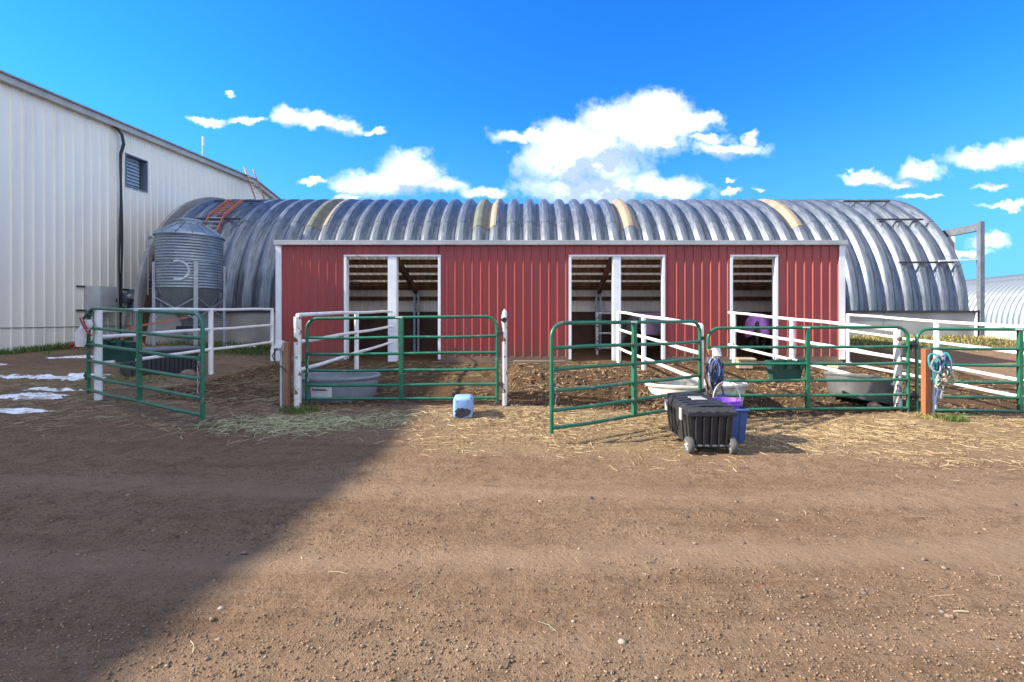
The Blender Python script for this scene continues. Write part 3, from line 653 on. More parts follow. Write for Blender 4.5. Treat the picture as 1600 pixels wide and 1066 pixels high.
for x in (-6.15, -3.38, -.6, 2.15, 4.4, 7.65):
    MB().beam((x, .05, zroof(.05)-.22), (x, dep-.15, zroof(dep-.15)-.22), .09, .19).build('rafter', M_purlin, SHED)
for x in (-3.36, 2.12):
    for dx in (-.06, .06): MB().box((x+dx, dep-.22, 1.28), (.06, .06, 1.9)).build('support_post', M_steel, SHED)
x = XL
while x < XR-.01:
    e = min(x+PW, XR); o = ribbed(x, e, 1.65, zr1-.03, RP, .02, .016).build('back_panel', M_wall, SHED, None, (0, dep-.02, 0)); x = e
sbox('back_girt', XL, XR, dep-.10, dep-.045, 1.98, 2.10, M_purlin); sbox('back_plate', XL, XR, dep-.12, dep-.045, zr1-.12, zr1-.02, M_purlin)
sbox('kick_cap', XL, XR, dep-.12, dep-.04, 1.64, 1.67, M_trim)
x = XL
while x < XR-.1:
    e = min(x+1.22, XR); sbox('kick_board', x+.003, e-.003, dep-.09, dep-.045, .2, 1.638, M_ply, 0); x = e
sbox('rear_skin', XL-.02, XR+.02, dep+.0, dep+.02, .2, zr1-.02, M_red, 0)
for x in (XL-.02, XR+.02):
    m = MB(); m.add([(x, .0, .3), (x, dep, .3), (x, dep, zr1-.02), (x, 0, ZT-.02), (x+.02, 0, .3), (x+.02, dep, .3), (x+.02, dep, zr1-.02), (x+.02, 0, ZT-.02)], [(0, 1, 2, 3), (7, 6, 5, 4), (0, 3, 7, 4), (1, 5, 6, 2), (3, 2, 6, 7), (0, 4, 5, 1)]); m.build('side_wall', M_red, SHED)
for x in (-1.1, 4.15, ):
    sbox('stall_partition', x-.03, x+.03, .15, dep-.13, .3, 1.65, M_ply, 0)
for a, b in segs:
    sbox('skid_board', a-.02, b+.02, -.02, .05, .385, .488, M_skid, .006); sbox('skid_board', a-.06, b+.06, -.06, .05, .27, .38, M_skid, .006)
for a, b in doors: sbox('door_sill', a+.03, b-.03, .0, .09, .26, .36, M_skid, .006)
# inner tube panel behind the middle doorway
SP = thing('stall_panel', 'short pipe panel standing inside the middle doorway', 'panel', (2.0, 13.0, .38))
for x in (-.1, .32): MB().tube([(x, 0, 0), (x, .3, 1.22)] if 0 else [(x, 0, 0), (x, 0, 1.22)], .035, 8).build('post', M_rusty, SP, True)
for z in (.25, .65, 1.2): MB().tube([(-.1, 0, z), (.32, 0, z)], .025, 8).build('rail', M_rusty, SP, True)

# ------------------------------------------------------------------ pipe fences
def fence(label, name, ends, rails, posts, r=.030, m=M_white):
    """ends: (x,y) far, (x,y) near; rails: (z_far, z_near); posts: (fraction from far, z0, z1, radius, material)"""
    (xa, ya), (xb, yb) = ends; o = thing(name, label, 'fence', (xb, yb, 0), 0, 'white pipe fences between the pens')
    P = lambda f, z: Vector((xa+(xb-xa)*f-xb, ya+(yb-ya)*f-yb, z))
    for i, q in enumerate(rails):
        za, zb = q[:2]; f0, f1 = q[2:] if len(q) > 2 else (0, 1)
        pts = []
        for j in range(7):
            f = f0+(f1-f0)*j/6; p = P(f, za+(zb-za)*f); p.z += .008*math.sin(j*1.9+i); pts.append(p)
        MB().tube(pts, r, 10).build('rail', m, o, True)
    for f, z0, z1, rr, mm in posts:
        p = P(f, 0); q = MB(); q.tube([p+Vector((0, 0, z0)), p+Vector((0, 0, z1))], rr, 12); q.build('post', mm, o, True)
    return o, P
fence('white pipe fence on the far left ending at the shed corner', 'pipe_fence', ((-6.33, 11.74), (-6.46, 7.12)), [(1.665, 1.57), (1.27, 1.165), (.855, .758)],
      [(0.005, .3, 1.66, .04, M_white), (.475, .2, 1.615, .045, M_white), (1, .1, 1.56, .05, M_white)])
fence('chipped white pipe fence running into the left double doorway', 'pipe_fence', ((-3.37, 11.72), (-3.40, 6.98)), [(1.61, 1.50), (1.235, 1.096), (.85, .67)],
      [(.5, .2, 1.55, .043, M_white), (.998, .05, 1.47, .052, M_rusty)])
fence('white pipe fence running out from the middle doorway to the open gate', 'pipe_fence', ((2.19, 11.45), (2.55, 6.97)), [(1.59, 1.35, -.01, 1), (1.166, .926, -.01, 1), (.715, .528)],
      [(.0, .3, 1.57, .045, M_white), (.42, .1, 1.48, .045, M_white), (1, -.1, 1.34, .035, M_white)])
fence('white pipe fence running out from the single doorway to the closed right gates', 'pipe_fence', ((4.93, 11.45), (5.66, 7.22)), [(1.575, 1.266, -.03, 1), (1.155, .84, 0, 1), (.78, .415, -.03, 1)],
      [(.02, .25, 1.55, .045, M_white), (.47, .60, 1.42, .05, M_white), (.995, -.05, 1.30, .055, M_rusty)])
fence('white pipe fence from the shed right corner towards the right edge', 'pipe_fence', ((7.9, 11.72), (8.02, 6.4)), [(1.53, 1.22), (1.127, .80), (.70, .36), (.34, .12)],
      [(0.005, .2, 1.52, .04, M_white), (.47, .0, 1.39, .05, M_white), (.97, -.1, 1.24, .05, M_white)])
gp = thing('gate_post', 'white pipe post with a pointed top at the right end of the closed left gate', 'post', (-.355, 7.12, 0))
MB().tube([(0, 0, .0), (0, 0, .14)], .058, 12).build('base_sleeve', M_dark, gp, True)
MB().tube([(0, 0, .1), (0, 0, 1.46), (.004, 0, 1.55), (.0, 0, 1.585)], [.042, .042, .034, .004], 12).build('post', M_rusty, gp, True)
MB().tube([(0, -.06, 1.42), (0, .10, 1.42)], .042, 12, caps=False).build('rail_stub', M_rusty, gp, True)
MB().lathe([(.0005, 0), (.040, 0)], 12, (0, -.05, 1.42), M=Matrix.Rotation(R(90), 3, 'X')).build('stub_hole', M_dark, gp)

# ------------------------------------------------------------------ green tube gates
def gate(label, a, b, ztop_a, ztop_b, hinge_end=0, brace=.5, flip=False):
    """a, b plan ends; ztop rail heights at the ends"""
    a = Vector((*a, 0)); b = Vector((*b, 0)); d = b-a; ln = d.length
    o = thing('tube_gate', label, 'gate', a, math.atan2(d.y, d.x), 'green tube gates'); H = 1.22
    zt = lambda x: ztop_a+(ztop_b-ztop_a)*x/ln
    r = .0225; cr = .17
    def arc(cx, s): return [(cx-s*cr*math.cos(q), 0, zt(cx)-cr+cr*math.sin(q)) for q in [R(v) for v in (0, 15, 30, 45, 60, 75, 90)]]
    path = [(r, 0, zt(0)-H-.06)]+[(x, 0, z) for x, _, z in arc(cr+r, 1)]+[(ln*.3, 0, zt(ln*.3)), (ln*.7, 0, zt(ln*.7))]+arc(ln-cr-r, -1)[::-1]+[(ln-r, 0, zt(ln)-H-.06)]
    MB().tube(path, r*1.08, 12).build('frame', M_green, o, True)
    for f in (.239, .444, .646, .834, 1.0):
        w1, w2 = random.uniform(-.014, .006), random.uniform(-.014, .006)
        MB().tube([(r, 0, zt(0)-H*f), (ln*.22, w1*.6, zt(ln*.22)-H*f+w1), (ln*.5, 0, zt(ln*.5)-H*f-.003), (ln*.76, w2, zt(ln*.76)-H*f+w2), (ln-r, 0, zt(ln)-H*f)], r, 12).build('rail', M_green, o, True)
    xb = ln*brace
    MB().box((xb, 0, zt(xb)-H/2), (.06, .05, H-.02), bev=.006).build('brace', M_green, o)
    hx = ln+.02 if hinge_end else -.02
    for f in (.2, .83):
        q = MB(); q.box((hx, 0, zt(hx)-H*f), (.09, .06, .05), bev=.008); q.tube([(hx+(.04 if hinge_end else -.04), 0, zt(hx)-H*f-.07), (hx+(.04 if hinge_end else -.04), 0, zt(hx)-H*f+.05)], .012, 8); q.build('hinge', M_dark, o)
    lx = .06 if hinge_end else ln-.06
    MB().box((lx, -.03, zt(lx)-H*.44), (.07, .02, .06), bev=.005).build('latch_plate', M_green, o)
    MB().box((xb*.98, -r-.003, zt(xb)+.004), (.11, .004, .022)).build('sticker', M_label, o)
    c = MB(); p0 = Vector((lx, -.03, zt(lx)-H*.46))
    for i in range(9): c.tube([p0+Vector((.012*math.sin(i*2.2), 0, -.045*i)), p0+Vector((.012*math.sin(i*2.2+2), -.006, -.045*i-.035))], .006, 6)
    c.build('chain', M_steel, o)
    return o
gate('green tube gate standing open at the far left before the feed bin', (-6.60, 7.10), (-3.89, 5.68), 1.60, 1.50, 0)
gate('closed green tube gate in front of the left double doorway', (-3.385, 7.20), (-.44, 7.10), 1.44, 1.475, 1)
gate('green tube gate swung open towards the camera beside the black tote', (.255, 5.49), (2.53, 6.93), 1.39, 1.40, 1)
gate('closed green tube gate with a green feeder hung on it', (2.70, 7.16), (5.735, 7.12), 1.295, 1.315, 1)
gate('green tube gate cut off by the right edge of the picture', (5.83, 7.13), (8.9, 7.05), 1.285, 1.27, 0)

# ------------------------------------------------------------------ posts with outlets
def outlet_post(label, x, y, zt, pipe_dx, bx, bz, wm, h0=-.15, pz=None):
    g = g1(x, y); o = thing('outlet_post', label, 'post', (x, y, g), 0, 'wooden posts with outdoor outlets')
    MB().box((0, 0, (zt-g+h0)/2), (.085, .085, zt-g-h0), bev=.008).build('wood_post', wm, o)
    MB().tube([(pipe_dx, -.01, h0), (pipe_dx, -.01, bz-g)], .02, 10).build('conduit', M_pvc, o, True)
    bo = MB().box((pipe_dx+bx, -.02, bz-g+.06), (.10, .09, .14), bev=.012).build('outlet_box', M_boxg, o, 30)
    MB().box((pipe_dx+bx, -.09, bz-g+.085), (.105, .02, .13), M=Matrix.Rotation(R(-28), 3, 'X'), bev=.006).build('cover', M_boxg, bo, 30)
    return o, g
o, g = outlet_post('brown wooden post with a grey outlet box left of the closed left gate', -3.555, 6.98, 1.09, -.075, .0, .98, M_wood2)
MB().tube([(-.11, -.07, 1.0-g), (-.17, -.08, .9-g), (-.12, -.09, .80-g), (.0, -.06, .70-g), (.04, -.055, .66-g)], .008, 6).build('cord', M_cable, o, True)
o2, g2 = outlet_post('orange wooden post with an outlet box and blue halters behind the tote', 2.62, 6.80, 1.0, .06, .0, .88, M_redwood)
o3, g3 = outlet_post('orange wooden post with an outlet box and teal halters near the right edge', 5.84, 6.95, 1.0, .095, .03, .83, M_redwood)
def loop(mb, c, w, h, r, tilt=0, tw=0, n=18, y=0):
    pts = []
    for i in range(n+1):
        a = math.pi*2*i/n; px = w*math.sin(a); pz = -h*(1-math.cos(a))/2
        pts.append((c[0]+px+tilt*pz, c[1]+y+.02*math.sin(2*a+tw), c[2]+pz))
    mb.tube(pts, r, 6)
def halter(label, x, y, z, mats, seed, nl):
    rnd = random.Random(seed); o = thing('halter', label, 'halter', (x, y, z), 0, 'halters hanging on posts')
    for i in range(nl):
        mb = MB(); loop(mb, (rnd.uniform(-.09, .09), -.11-.012*i, rnd.uniform(-.03, .03)), rnd.uniform(.035, .08), rnd.uniform(.22, .5), rnd.uniform(.011, .016), rnd.uniform(-.15, .15), rnd.random()*6); mb.build('strap', mats[i % len(mats)], o, True)
    for i in range(3):
        x0 = rnd.uniform(-.15, .12); pts = [(x0+.02*math.sin(j*1.2+i), -.14-.01*i, -.05-.075*j) for j in range(8+2*(i % 2))]
        lead = MB().tube(pts, .014, 7).build('lead_rope', mats[(i+1) % len(mats)], o, True)
        MB().box((pts[-1][0], pts[-1][1], pts[-1][2]-.03), (.03, .02, .06), bev=.006).build('snap', M_steel, lead)
    return o
halter('bundle of blue and grey halters hanging on the post behind the tote', 2.62, 6.78, .87, [M_navy, M_grope, M_navy, M_cable], 4, 9)
halter('bundle of teal halters hanging on the post near the right edge', 5.90, 6.93, .93, [M_teal, M_teal, M_navy, M_grope], 9, 8)
for lab, x, y, z, sd_ in (('tan rope halter hanging low on the post behind the tote', 2.64, 6.70, .56, 1), ('tan rope halter hanging low on the post near the right edge', 5.95, 6.83, .66, 2)):
    rnd = random.Random(sd_); o = thing('rope_halter', lab, 'halter', (x, y, z), 0, 'rope halters')
    for i in range(4):
        mb = MB(); loop(mb, (rnd.uniform(-.06, .06), -.05-.01*i, .05), rnd.uniform(.04, .08), rnd.uniform(.15, .26), .009, rnd.uniform(-.5, .5), i); mb.build('strand', M_rope, o, True)
    mb = MB(); mb.tube([(-.13, -.07, -.1), (-.08, -.07, -.06), (0, -.08, -.12), (.08, -.07, -.03)], .014, 7); mb.build('knot', M_rope, o, True)

# ------------------------------------------------------------------ stock tanks and tubs
def tank(name, label, x, y, rx, ry, h, m, rz=0, water=.7, tilt=(0, 0), taper=.9, dz=0, lip=.03):
    g = min(g1(x, y), g1(x, y-ry*.8))-.02+dz; o = thing(name, label, 'tank', (x, y, g), rz, None); o.rotation_euler = (tilt[0], tilt[1], rz)
    r0 = taper
    pr = [(.001, .02), (r0*.98, .02), (r0, .03), (r0+(1-r0)*.25, h*.3), (r0+(1-r0)*.27, h*.32), (r0+(1-r0)*.6, h*.62), (r0+(1-r0)*.62, h*.64), (.985, h-.05)]
    b = MB(); b.lathe([(r_, z) for r_, z in pr]+[(.955, h-.05), (r0*.95, .06), (.001, .06)], 48, sx=rx, sy=ry); b.build('shell', m, o, 50)
    MB().lathe([(.95, h-.05), (1.0, h-.05), (1.03, h-.03), (1.03, h-.005), (1.01, h+.01), (.96, h+.008), (.95, h-.01), (.95, h-.05)], 48, sx=rx, sy=ry).build('rim', m, o, 50)
    if water: MB().lathe([(.001, h*water), (r0+(1-r0)*water-.035, h*water)], 40, sx=rx, sy=ry).build('water', M_water, o)
    return o
o = tank('stock_tank', 'grey oval plastic stock tank behind the closed left gate', -3.13, 7.82, .66, .52, .40, M_tank)
q = MB(); 
for i in range(7):
    a = R(-112+i*5.2); q.v += [(.625*math.cos(a), .497*math.sin(a), .08), (.648*math.cos(a), .513*math.sin(a), .27)]
q.f = [(2*i, 2*i+2, 2*i+3, 2*i+1) for i in range(6)]; lb = q.build('label_sheet', M_label, o)
q = MB()
for i in range(5):
    a = R(-109+i*5.2); q.v += [(.655*math.cos(a), .519*math.sin(a), .215), (.660*math.cos(a), .523*math.sin(a), .245)]
q.f = [(2*i, 2*i+2, 2*i+3, 2*i+1) for i in range(4)]; q.build('label_stripe', M_lprint, lb)
for dx in (-.12, .28): MB().box((dx, -.15, .30), (.06, .04, .035), bev=.012).build('float_bracket', M_wood, o)
tank('stock_tank', 'cream oval stock tank under the pipe fence behind the tote', 2.72, 7.66, .80, .40, .42, M_cream, 0, .8)
tank('feed_tub', 'dull grey tilted tub under the fence behind the closed right gate', 5.42, 7.72, .56, .46, .40, M_gtub, 0, 0, (R(-6), R(9)), .80, .05)

# ------------------------------------------------------------------ hanging feeders
def feeder(label, x, y, z, rz=0, w=.46, d=.26, h=.30, front=-1):
    o = thing('hanging_feeder', label, 'feeder', (x, y, z), rz, 'dark green hanging feeders'); t = .012
    b = MB(); tw = .80
    outer = [(-w/2*tw, -d/2*tw, 0), (w/2*tw, -d/2*tw, 0), (w/2*tw, d/2*tw, 0), (-w/2*tw, d/2*tw, 0), (-w/2, -d/2, h), (w/2, -d/2, h), (w/2, d/2, h), (-w/2, d/2, h)]
    inner = [(x_*.93, y_*.9, z_+(t if z_ == 0 else 0)) for x_, y_, z_ in outer]
    b.add(outer+inner, [(3, 2, 1, 0), (0, 1, 5, 4), (1, 2, 6, 5), (2, 3, 7, 6), (3, 0, 4, 7), (8, 9, 10, 11), (12, 13, 9, 8), (13, 14, 10, 9), (14, 15, 11, 10), (15, 12, 8, 11), (4, 5, 13, 12), (5, 6, 14, 13), (6, 7, 15, 14), (7, 4, 12, 15)]); b.build('bin', M_dkgreen, o)
    MB().tube([(-w/2, -d/2, h), (w/2, -d/2, h), (w/2, d/2, h), (-w/2, d/2, h), (-w/2, -d/2, h)], .014, 8).build('rim', M_dkgreen, o, True)
    for s_ in (-.05, .36):
        q = MB(); q.box((s_*w, front*(d/2+.025), h+.035), (.075, .05, .02)); q.box((s_*w, front*(d/2+.055), h-.02), (.075, .014, .15), bev=.004); q.box((s_*w, front*d/2*.97, h+.01), (.075, .012, .06)); q.build('hook', M_dkgreen, o)
    return o
feeder('dark green feeder hung over a rail of the closed right gate', 3.97, 7.33, .475)
feeder('dark green feeder hung on the far left fence post behind the open gate', -6.50, 7.48, .76, R(4), .5, .28, .3)
# ------------------------------------------------------------------ deck box, rock, hay bag, beside the left fence
bx0 = Vector((-7.58, 9.05, 0)); bx1 = Vector((-6.93, 10.0, 0)); dd = (bx1-bx0); ang = math.atan2(dd.y, dd.x); Lb = dd.length
g = g1(-7.5, 9.6)-.05
o = thing('deck_box', 'black slatted deck box with a slate grey lid beyond the left fence', 'storage box', (bx0.x, bx0.y, g), ang)
wb = .66
MB().box((Lb/2, wb/2, .27), (Lb-.03, wb-.03, .54), bev=.01).build('body', M_tote, o)
for i in range(15): MB().box((.045+i*(Lb-.09)/14, .005, .26), (.052, .02, .48), bev=.004).build('slat', M_tote, o)
for i in range(8): MB().box((.005, .05+i*(wb-.1)/7, .26), (.02, .062, .48), bev=.004).build('slat', M_tote, o)
MB().box((Lb/2, wb/2, .50), (Lb+.02, wb+.02, .06), bev=.008).build('lid_skirt', M_tote, o)
MB().box((Lb/2, wb/2, .555), (Lb+.05, wb+.05, .05), bev=.012).build('lid', M_lid, o, 30)
def lump(name, label, cat, p, s, m, seed, group=None):
    bm = bmesh.new(); bmesh.ops.create_icosphere(bm, subdivisions=3, radius=1); rnd = random.Random(seed); ks = [(Vector((rnd.gauss(0, 1), rnd.gauss(0, 1), rnd.gauss(0, 1))).normalized(), rnd.uniform(.7, 1)) for _ in range(11)]
    for v in bm.verts:
        n_ = v.co.normalized(); q = 1
        for d_, h_ in ks:
            t_ = n_.dot(d_)
            if t_ > h_*.92: q = min(q, h_*.92/t_)
        v.co = Vector((n_.x*q*s[0], n_.y*q*s[1], n_.z*q*s[2]))*(1+.03*math.sin(n_.x*9+seed)*math.cos(n_.y*7))
    me = bpy.data.meshes.new(name); bm.to_mesh(me); bm.free(); me.materials.append(m); ob = link(name, me, None, p); me.polygons.foreach_set('use_smooth', [True]*len(me.polygons)); return tag(ob, label, cat, group)
lump('boulder', 'brown round boulder on the ground in front of the deck box', 'rock', (-6.62, 9.25, g1(-6.62, 9.25)+.05), (.17, .14, .13), M_rock, 3)
o = thing('hay_bag', 'pale bag with crimson trim hanging on the far left gate post', 'bag', (-6.54, 7.0, 1.09)); o.scale = (.8, .8, .8)
b = MB(); rows = []
for j in range(9):
    z = .42-.5*j/8; w_ = .05+.065*math.sin(math.pi*min(1, j/8*.75+.12)); cxs = .05-.035*j*.6+.03*math.sin(j)
    for i in range(12): a = 2*math.pi*i/12; b.v.append((cxs+w_*math.cos(a)*(1+.12*math.sin(3*a+j)), -.02+.05*math.sin(a), z))
for j in range(8):
    for i in range(12): b.f.append((j*12+i, j*12+(i+1) % 12, (j+1)*12+(i+1) % 12, (j+1)*12+i))
b.f.append(tuple(range(96, 108))[::-1]); b.f.append(tuple(range(12))); b.build('bag_body', M_bag, o, True)
MB().tube([(-.03, -.08, .45), (.03, -.09, .33), (.10, -.09, .22), (.17, -.08, .14), (.19, -.08, .13)], .012, 8).build('trim', M_crimson, o, True)
MB().tube([(.02, -.08, .47), (.06, -.09, .36), (.12, -.09, .25)], .009, 8).build('trim', M_crimson, o, True)
q = MB(); loop(q, (-.17, -.05, -.03), .05, .075, .016); q.build('handle_loop', M_crimson, o, True)
MB().tube([(-.05, 0, .43), (.02, .02, .52), (.10, .0, .50)], .022, 8).build('strap', M_cable, o, True)

# ------------------------------------------------------------------ grain bin
BX, BY = -10.2, 14.3; BG = g1(BX, BY); BR = .84
BIN = thing('feed_bin', 'galvanised hopper bottomed feed bin on legs beside the arched barn', 'bin', (BX, BY, BG))
zc0, zc1 = 2.32-BG, 3.90-BG
for t_ in range(2):
    za, zb = zc0+(zc1-zc0)*t_/2, zc0+(zc1-zc0)*(t_+1)/2; n = 9*8; pr = []
    for i in range(n+1):
        z = za+(zb-za)*i/n; pr.append((BR+.012*math.sin(2*math.pi*9.5*i/n*1.0)+(.004 if t_ else 0), z))
    MB().lathe(pr, 56).build('wall_ring', M_galv, BIN, 'all')
for i in range(14):
    a0 = 2*math.pi*i/14; a1 = 2*math.pi*(i+1)/14; q = MB(); q.lathe([(BR+.05, zc1-.03), (BR+.03, zc1+.03), (.36, zc1+.36)], 4, a0=a0+.006, a1=a1-.006)
    q.tube([((BR+.04)*math.cos(a0), (BR+.04)*math.sin(a0), zc1+.035), (.36*math.cos(a0), .36*math.sin(a0), zc1+.385)], .016, 6); q.build('roof_panel', M_galv, BIN)
MB().lathe([(.37, zc1+.33), (.37, zc1+.43), (.40, zc1+.44), (.40, zc1+.47), (.26, zc1+.52), (.001, zc1+.54)], 32).build('collar', M_galv, BIN, 30)
MB().lathe([(BR-.005, zc0+.03), (BR-.03, zc0-.04), (.23, zc0-1.0), (.2, zc0-1.12)], 40).build('hopper', M_galv2, BIN, 35)
for i in range(8):
    a0 = 2*math.pi*(i+.4)/8; MB().tube([((BR-.02)*math.cos(a0), (BR-.02)*math.sin(a0), zc0-.05), (.24*math.cos(a0), .24*math.sin(a0), zc0-1.0)], .012, 5).build('seam', M_steel, BIN)
q = MB(); q.box((0, 0, zc0-1.18), (.5, .5, .14), bev=.02); q.box((.28, 0, zc0-1.2), (.3, .12, .08)); q.build('slide_gate', M_dark, BIN)
legs = [R(-46+90*i) for i in range(4)]
for a in legs:
    x, y = (BR+.03)*math.cos(a), (BR+.03)*math.sin(a)
    MB().box((x, y, (zc0+.75)/2-.15), (.11, .07, zc0+.75+.3), rz=a+R(90), bev=.008).build('leg', M_steel, BIN)
for i in range(4):
    a, b_ = legs[i], legs[(i+1) % 4]; p = lambda q_, z: ((BR+.03)*math.cos(q_), (BR+.03)*math.sin(q_), z)
    MB().beam(p(a, zc0-.25), p(b_, .75), .045, .03).build('brace', M_steel, BIN); MB().beam(p(b_, zc0-.28), p(a, .72), .045, .03).build('brace', M_steel, BIN)
ld = MB()
for s_ in (-.16, .16):
    ld.tube([(-BR-.10, s_-.25, zc0-.2), (-BR-.10, s_-.25, zc1+.05)], .014, 6)
for i in range(7): ld.tube([(-BR-.10, -.41, zc0+i*.25), (-BR-.10, -.09, zc0+i*.25)], .012, 6)
ld.build('ladder', M_steel, BIN)
q = MB()
ca = math.atan2(-BY, -BX)  # direction from the bin towards the open yard
a_c = math.atan2(0-BY, (0)-BX)+R(-20); zc = zc0+.50
n = 30
for i in range(n+1):
    th = R(-112+224*i/n)
    for rr in (.235, .295):
        s_ = rr*math.cos(th)/BR; z = zc+rr*math.sin(th); a = a_c+s_
        q.v.append(((BR+.019)*math.cos(a), (BR+.019)*math.sin(a), z))
q.f = [(2*i, 2*i+1, 2*i+3, 2*i+2) for i in range(n)]; q.build('painted_mark', M_mark, BIN)
# auger / cart parts in red beneath the bin
o = thing('auger_cart', 'small red frame standing in the shade under the feed bin', 'cart', (-10.95, 13.2, g1(-10.95, 13.2)))
q = MB(); q.beam((-.55, 0, 0), (-.12, 0, .62), .05, .05); q.beam((.3, 0, 0), (-.12, 0, .62), .05, .05); q.build('frame_leg', M_ladder, o)
MB().beam((-.12, 0, .6), (1.2, .55, .9), .05, .05).build('tube', M_ladder, o); MB().beam((-.4, 0, .2), (.2, 0, .2), .04, .04).build('crossbar', M_ladder, o)
o = thing('leaning_board', 'grey weathered board leaning against the left side of the bin', 'board', (-11.7, 14.6, .5))
MB().beam((-.35, .1, 0), (.25, 0, 2.9), .24, .04, bev=.004).build('board', M_wood, o)

# ------------------------------------------------------------------ tote, bin, bucket, jug
tg = -.035
TOTE = thing('storage_tote', 'black wheeled storage tote on straw in front of the open right gate', 'tote', (1.985, 5.12, tg))
wt, lt_, zt0, zt1 = .47, .86, .075, .445
def frust(mb, x0, x1, y0, y1, z0, z1, i0, i1=0):
    mb.add([(x0+i0, y0+i0, z0), (x1-i0, y0+i0, z0), (x1-i0, y1-i0, z0), (x0+i0, y1-i0, z0), (x0+i1, y0+i1, z1), (x1-i1, y0+i1, z1), (x1-i1, y1-i1, z1), (x0+i1, y1-i1, z1)], [(3, 2, 1, 0), (0, 1, 5, 4), (1, 2, 6, 5), (2, 3, 7, 6), (3, 0, 4, 7), (4, 5, 6, 7)]); return mb
frust(MB(), -wt/2, wt/2, 0, lt_, zt0, zt1, .035).build('body', M_tote, TOTE)
for x in (-.17, -.085, .0, .085, .17): MB().beam((x*.93, .024, zt0+.02), (x, -.002, zt1-.03), .02, .05, up=Vector((0, -1, .07)), bev=.005).build('rib', M_tote, TOTE)
for y in (.06, .16, .30, .56, .70, .80):
    for s_ in (-1, 1): MB().beam((s_*(wt/2-.024), y, zt0+.02), (s_*(wt/2+.004), y, zt1-.02), .06, .02, up=Vector((s_, 0, .1)), bev=.005).build('rib', M_tote, TOTE)
for y0, y1 in ((.31, .55),):
    for s_ in (-1, 1): MB().beam((s_*(wt/2-.01), y0, zt1-.04), (s_*(wt/2-.028), y1, zt0+.05), .018, .02, up=Vector((s_, 0, 0))).build('rib', M_tote, TOTE)
MB().box((0, lt_/2, zt1+.0), (wt+.06, lt_+.06, .045), bev=.012).build('rim', M_tote, TOTE, 30)
lid = MB(); frust(lid, -wt/2-.03, wt/2+.03, -.035, lt_+.035, zt1+.024, zt1+.075, 0, .035); ld_o = lid.build('lid', M_tote, TOTE)
for i in range(7):
    y = .02+i*(lt_-.04)/6; q = MB()
    q.tube([(-wt/2-.025, y, zt1+.03), (-wt/2+.015, y, zt1+.08), (-.08, y, zt1+.092), (.08, y, zt1+.092), (wt/2-.015, y, zt1+.08), (wt/2+.025, y, zt1+.03)], .017, 6); q.build('lid_rib', M_tote, ld_o, True)
for x in (-.15, -.05, .05, .15): MB().beam((x, -.032, zt1+.028), (x, .03, zt1+.088), .035, .02).build('lid_rib', M_tote, ld_o)
MB().box((.0, .42, zt1+.10), (.16, .22, .012), bev=.004).build('lid_plate', M_latch, ld_o)
for y in (.17, .72): MB().box((-wt/2-.045, y, zt1-.03), (.018, .075, .13), bev=.006).build('latch', M_latch, TOTE)
for s_ in (-1, 1):
    wM = Matrix.Rotation(R(90), 3, 'Y'); w_ = MB().lathe([(.05, -.032), (.088, -.032), (.096, -.02), (.096, .02), (.088, .032), (.05, .032)], 24, (s_*(wt/2-.005), .035, .096), M=wM).build('wheel', M_tyre, TOTE, True)
    q = MB(); q.lathe([(.05, -.028), (.035, -.012), (.018, -.012), (.018, -.034), (.001, -.036)], 20, (s_*(wt/2-.005), .035, .096), M=wM)
    q.lathe([(.05, .028), (.035, .012), (.018, .012), (.018, .034), (.001, .036)], 20, (s_*(wt/2-.005), .035, .096), M=wM)
    for i in range(5):
        a = 2*math.pi*i/5; q.beam((s_*(wt/2-.005)-.028, .035+.015*math.cos(a), .096+.015*math.sin(a)), (s_*(wt/2-.005)-.026, .035+.06*math.cos(a), .096+.06*math.sin(a)), .014, .012)
    q.build('rim', M_latch, w_)
MB().tube([(-wt/2, .035, .096), (wt/2, .035, .096)], .012, 8).build('axle', M_steel, TOTE)
q = MB(); q.tube([(-.1, lt_+.02, zt1-.1), (-.1, lt_+.09, zt1-.08), (.1, lt_+.09, zt1-.08), (.1, lt_+.02, zt1-.1)], .014, 8); q.build('pull_handle', M_tote, TOTE, True)
o = thing('blue_bin', 'blue plastic bin standing right of the black tote', 'bin', (2.41, 5.77, tg+.01))
def openbox(w, d, z0, z1, tp, t=.012):
    b = MB(); ou = []; 
    for (s0, z) in ((tp, z0), (1, z1)): ou += [(-w/2*s0, -d/2*s0, z), (w/2*s0, -d/2*s0, z), (w/2*s0, d/2*s0, z), (-w/2*s0, d/2*s0, z)]
    inn = [(x-math.copysign(t, x), y-math.copysign(t, y), z+(t if z == z0 else 0)) for x, y, z in ou]
    return b.add(ou+inn, [(3, 2, 1, 0), (0, 1, 5, 4), (1, 2, 6, 5), (2, 3, 7, 6), (3, 0, 4, 7), (8, 9, 10, 11), (12, 13, 9, 8), (13, 14, 10, 9), (14, 15, 11, 10), (15, 12, 8, 11), (4, 5, 13, 12), (5, 6, 14, 13), (6, 7, 15, 14), (7, 4, 12, 15)])
openbox(.36, .40, 0, .40, .84).build('shell', M_blue, o)
q = MB(); q.tube([(-.185, -.205, .39), (.185, -.205, .39), (.185, .205, .39), (-.185, .205, .39), (-.185, -.205, .39)], .017, 8); q.build('rim', M_blue, o)
for x in (-.11, .0, .11): MB().beam((x*.9, -.172, .03), (x, -.199, .36), .05, .014, up=Vector((0, -1, 0)), bev=.003).build('rib', M_blue, o)
for y in (-.11, .03, .14): MB().beam((.153, y*.9, .03), (.18, y, .36), .014, .05, bev=.003).build('rib', M_blue, o)
o = thing('purple_bucket', 'purple bucket with a raised handle sitting in the blue bin', 'bucket', (2.415, 5.75, tg+.18))
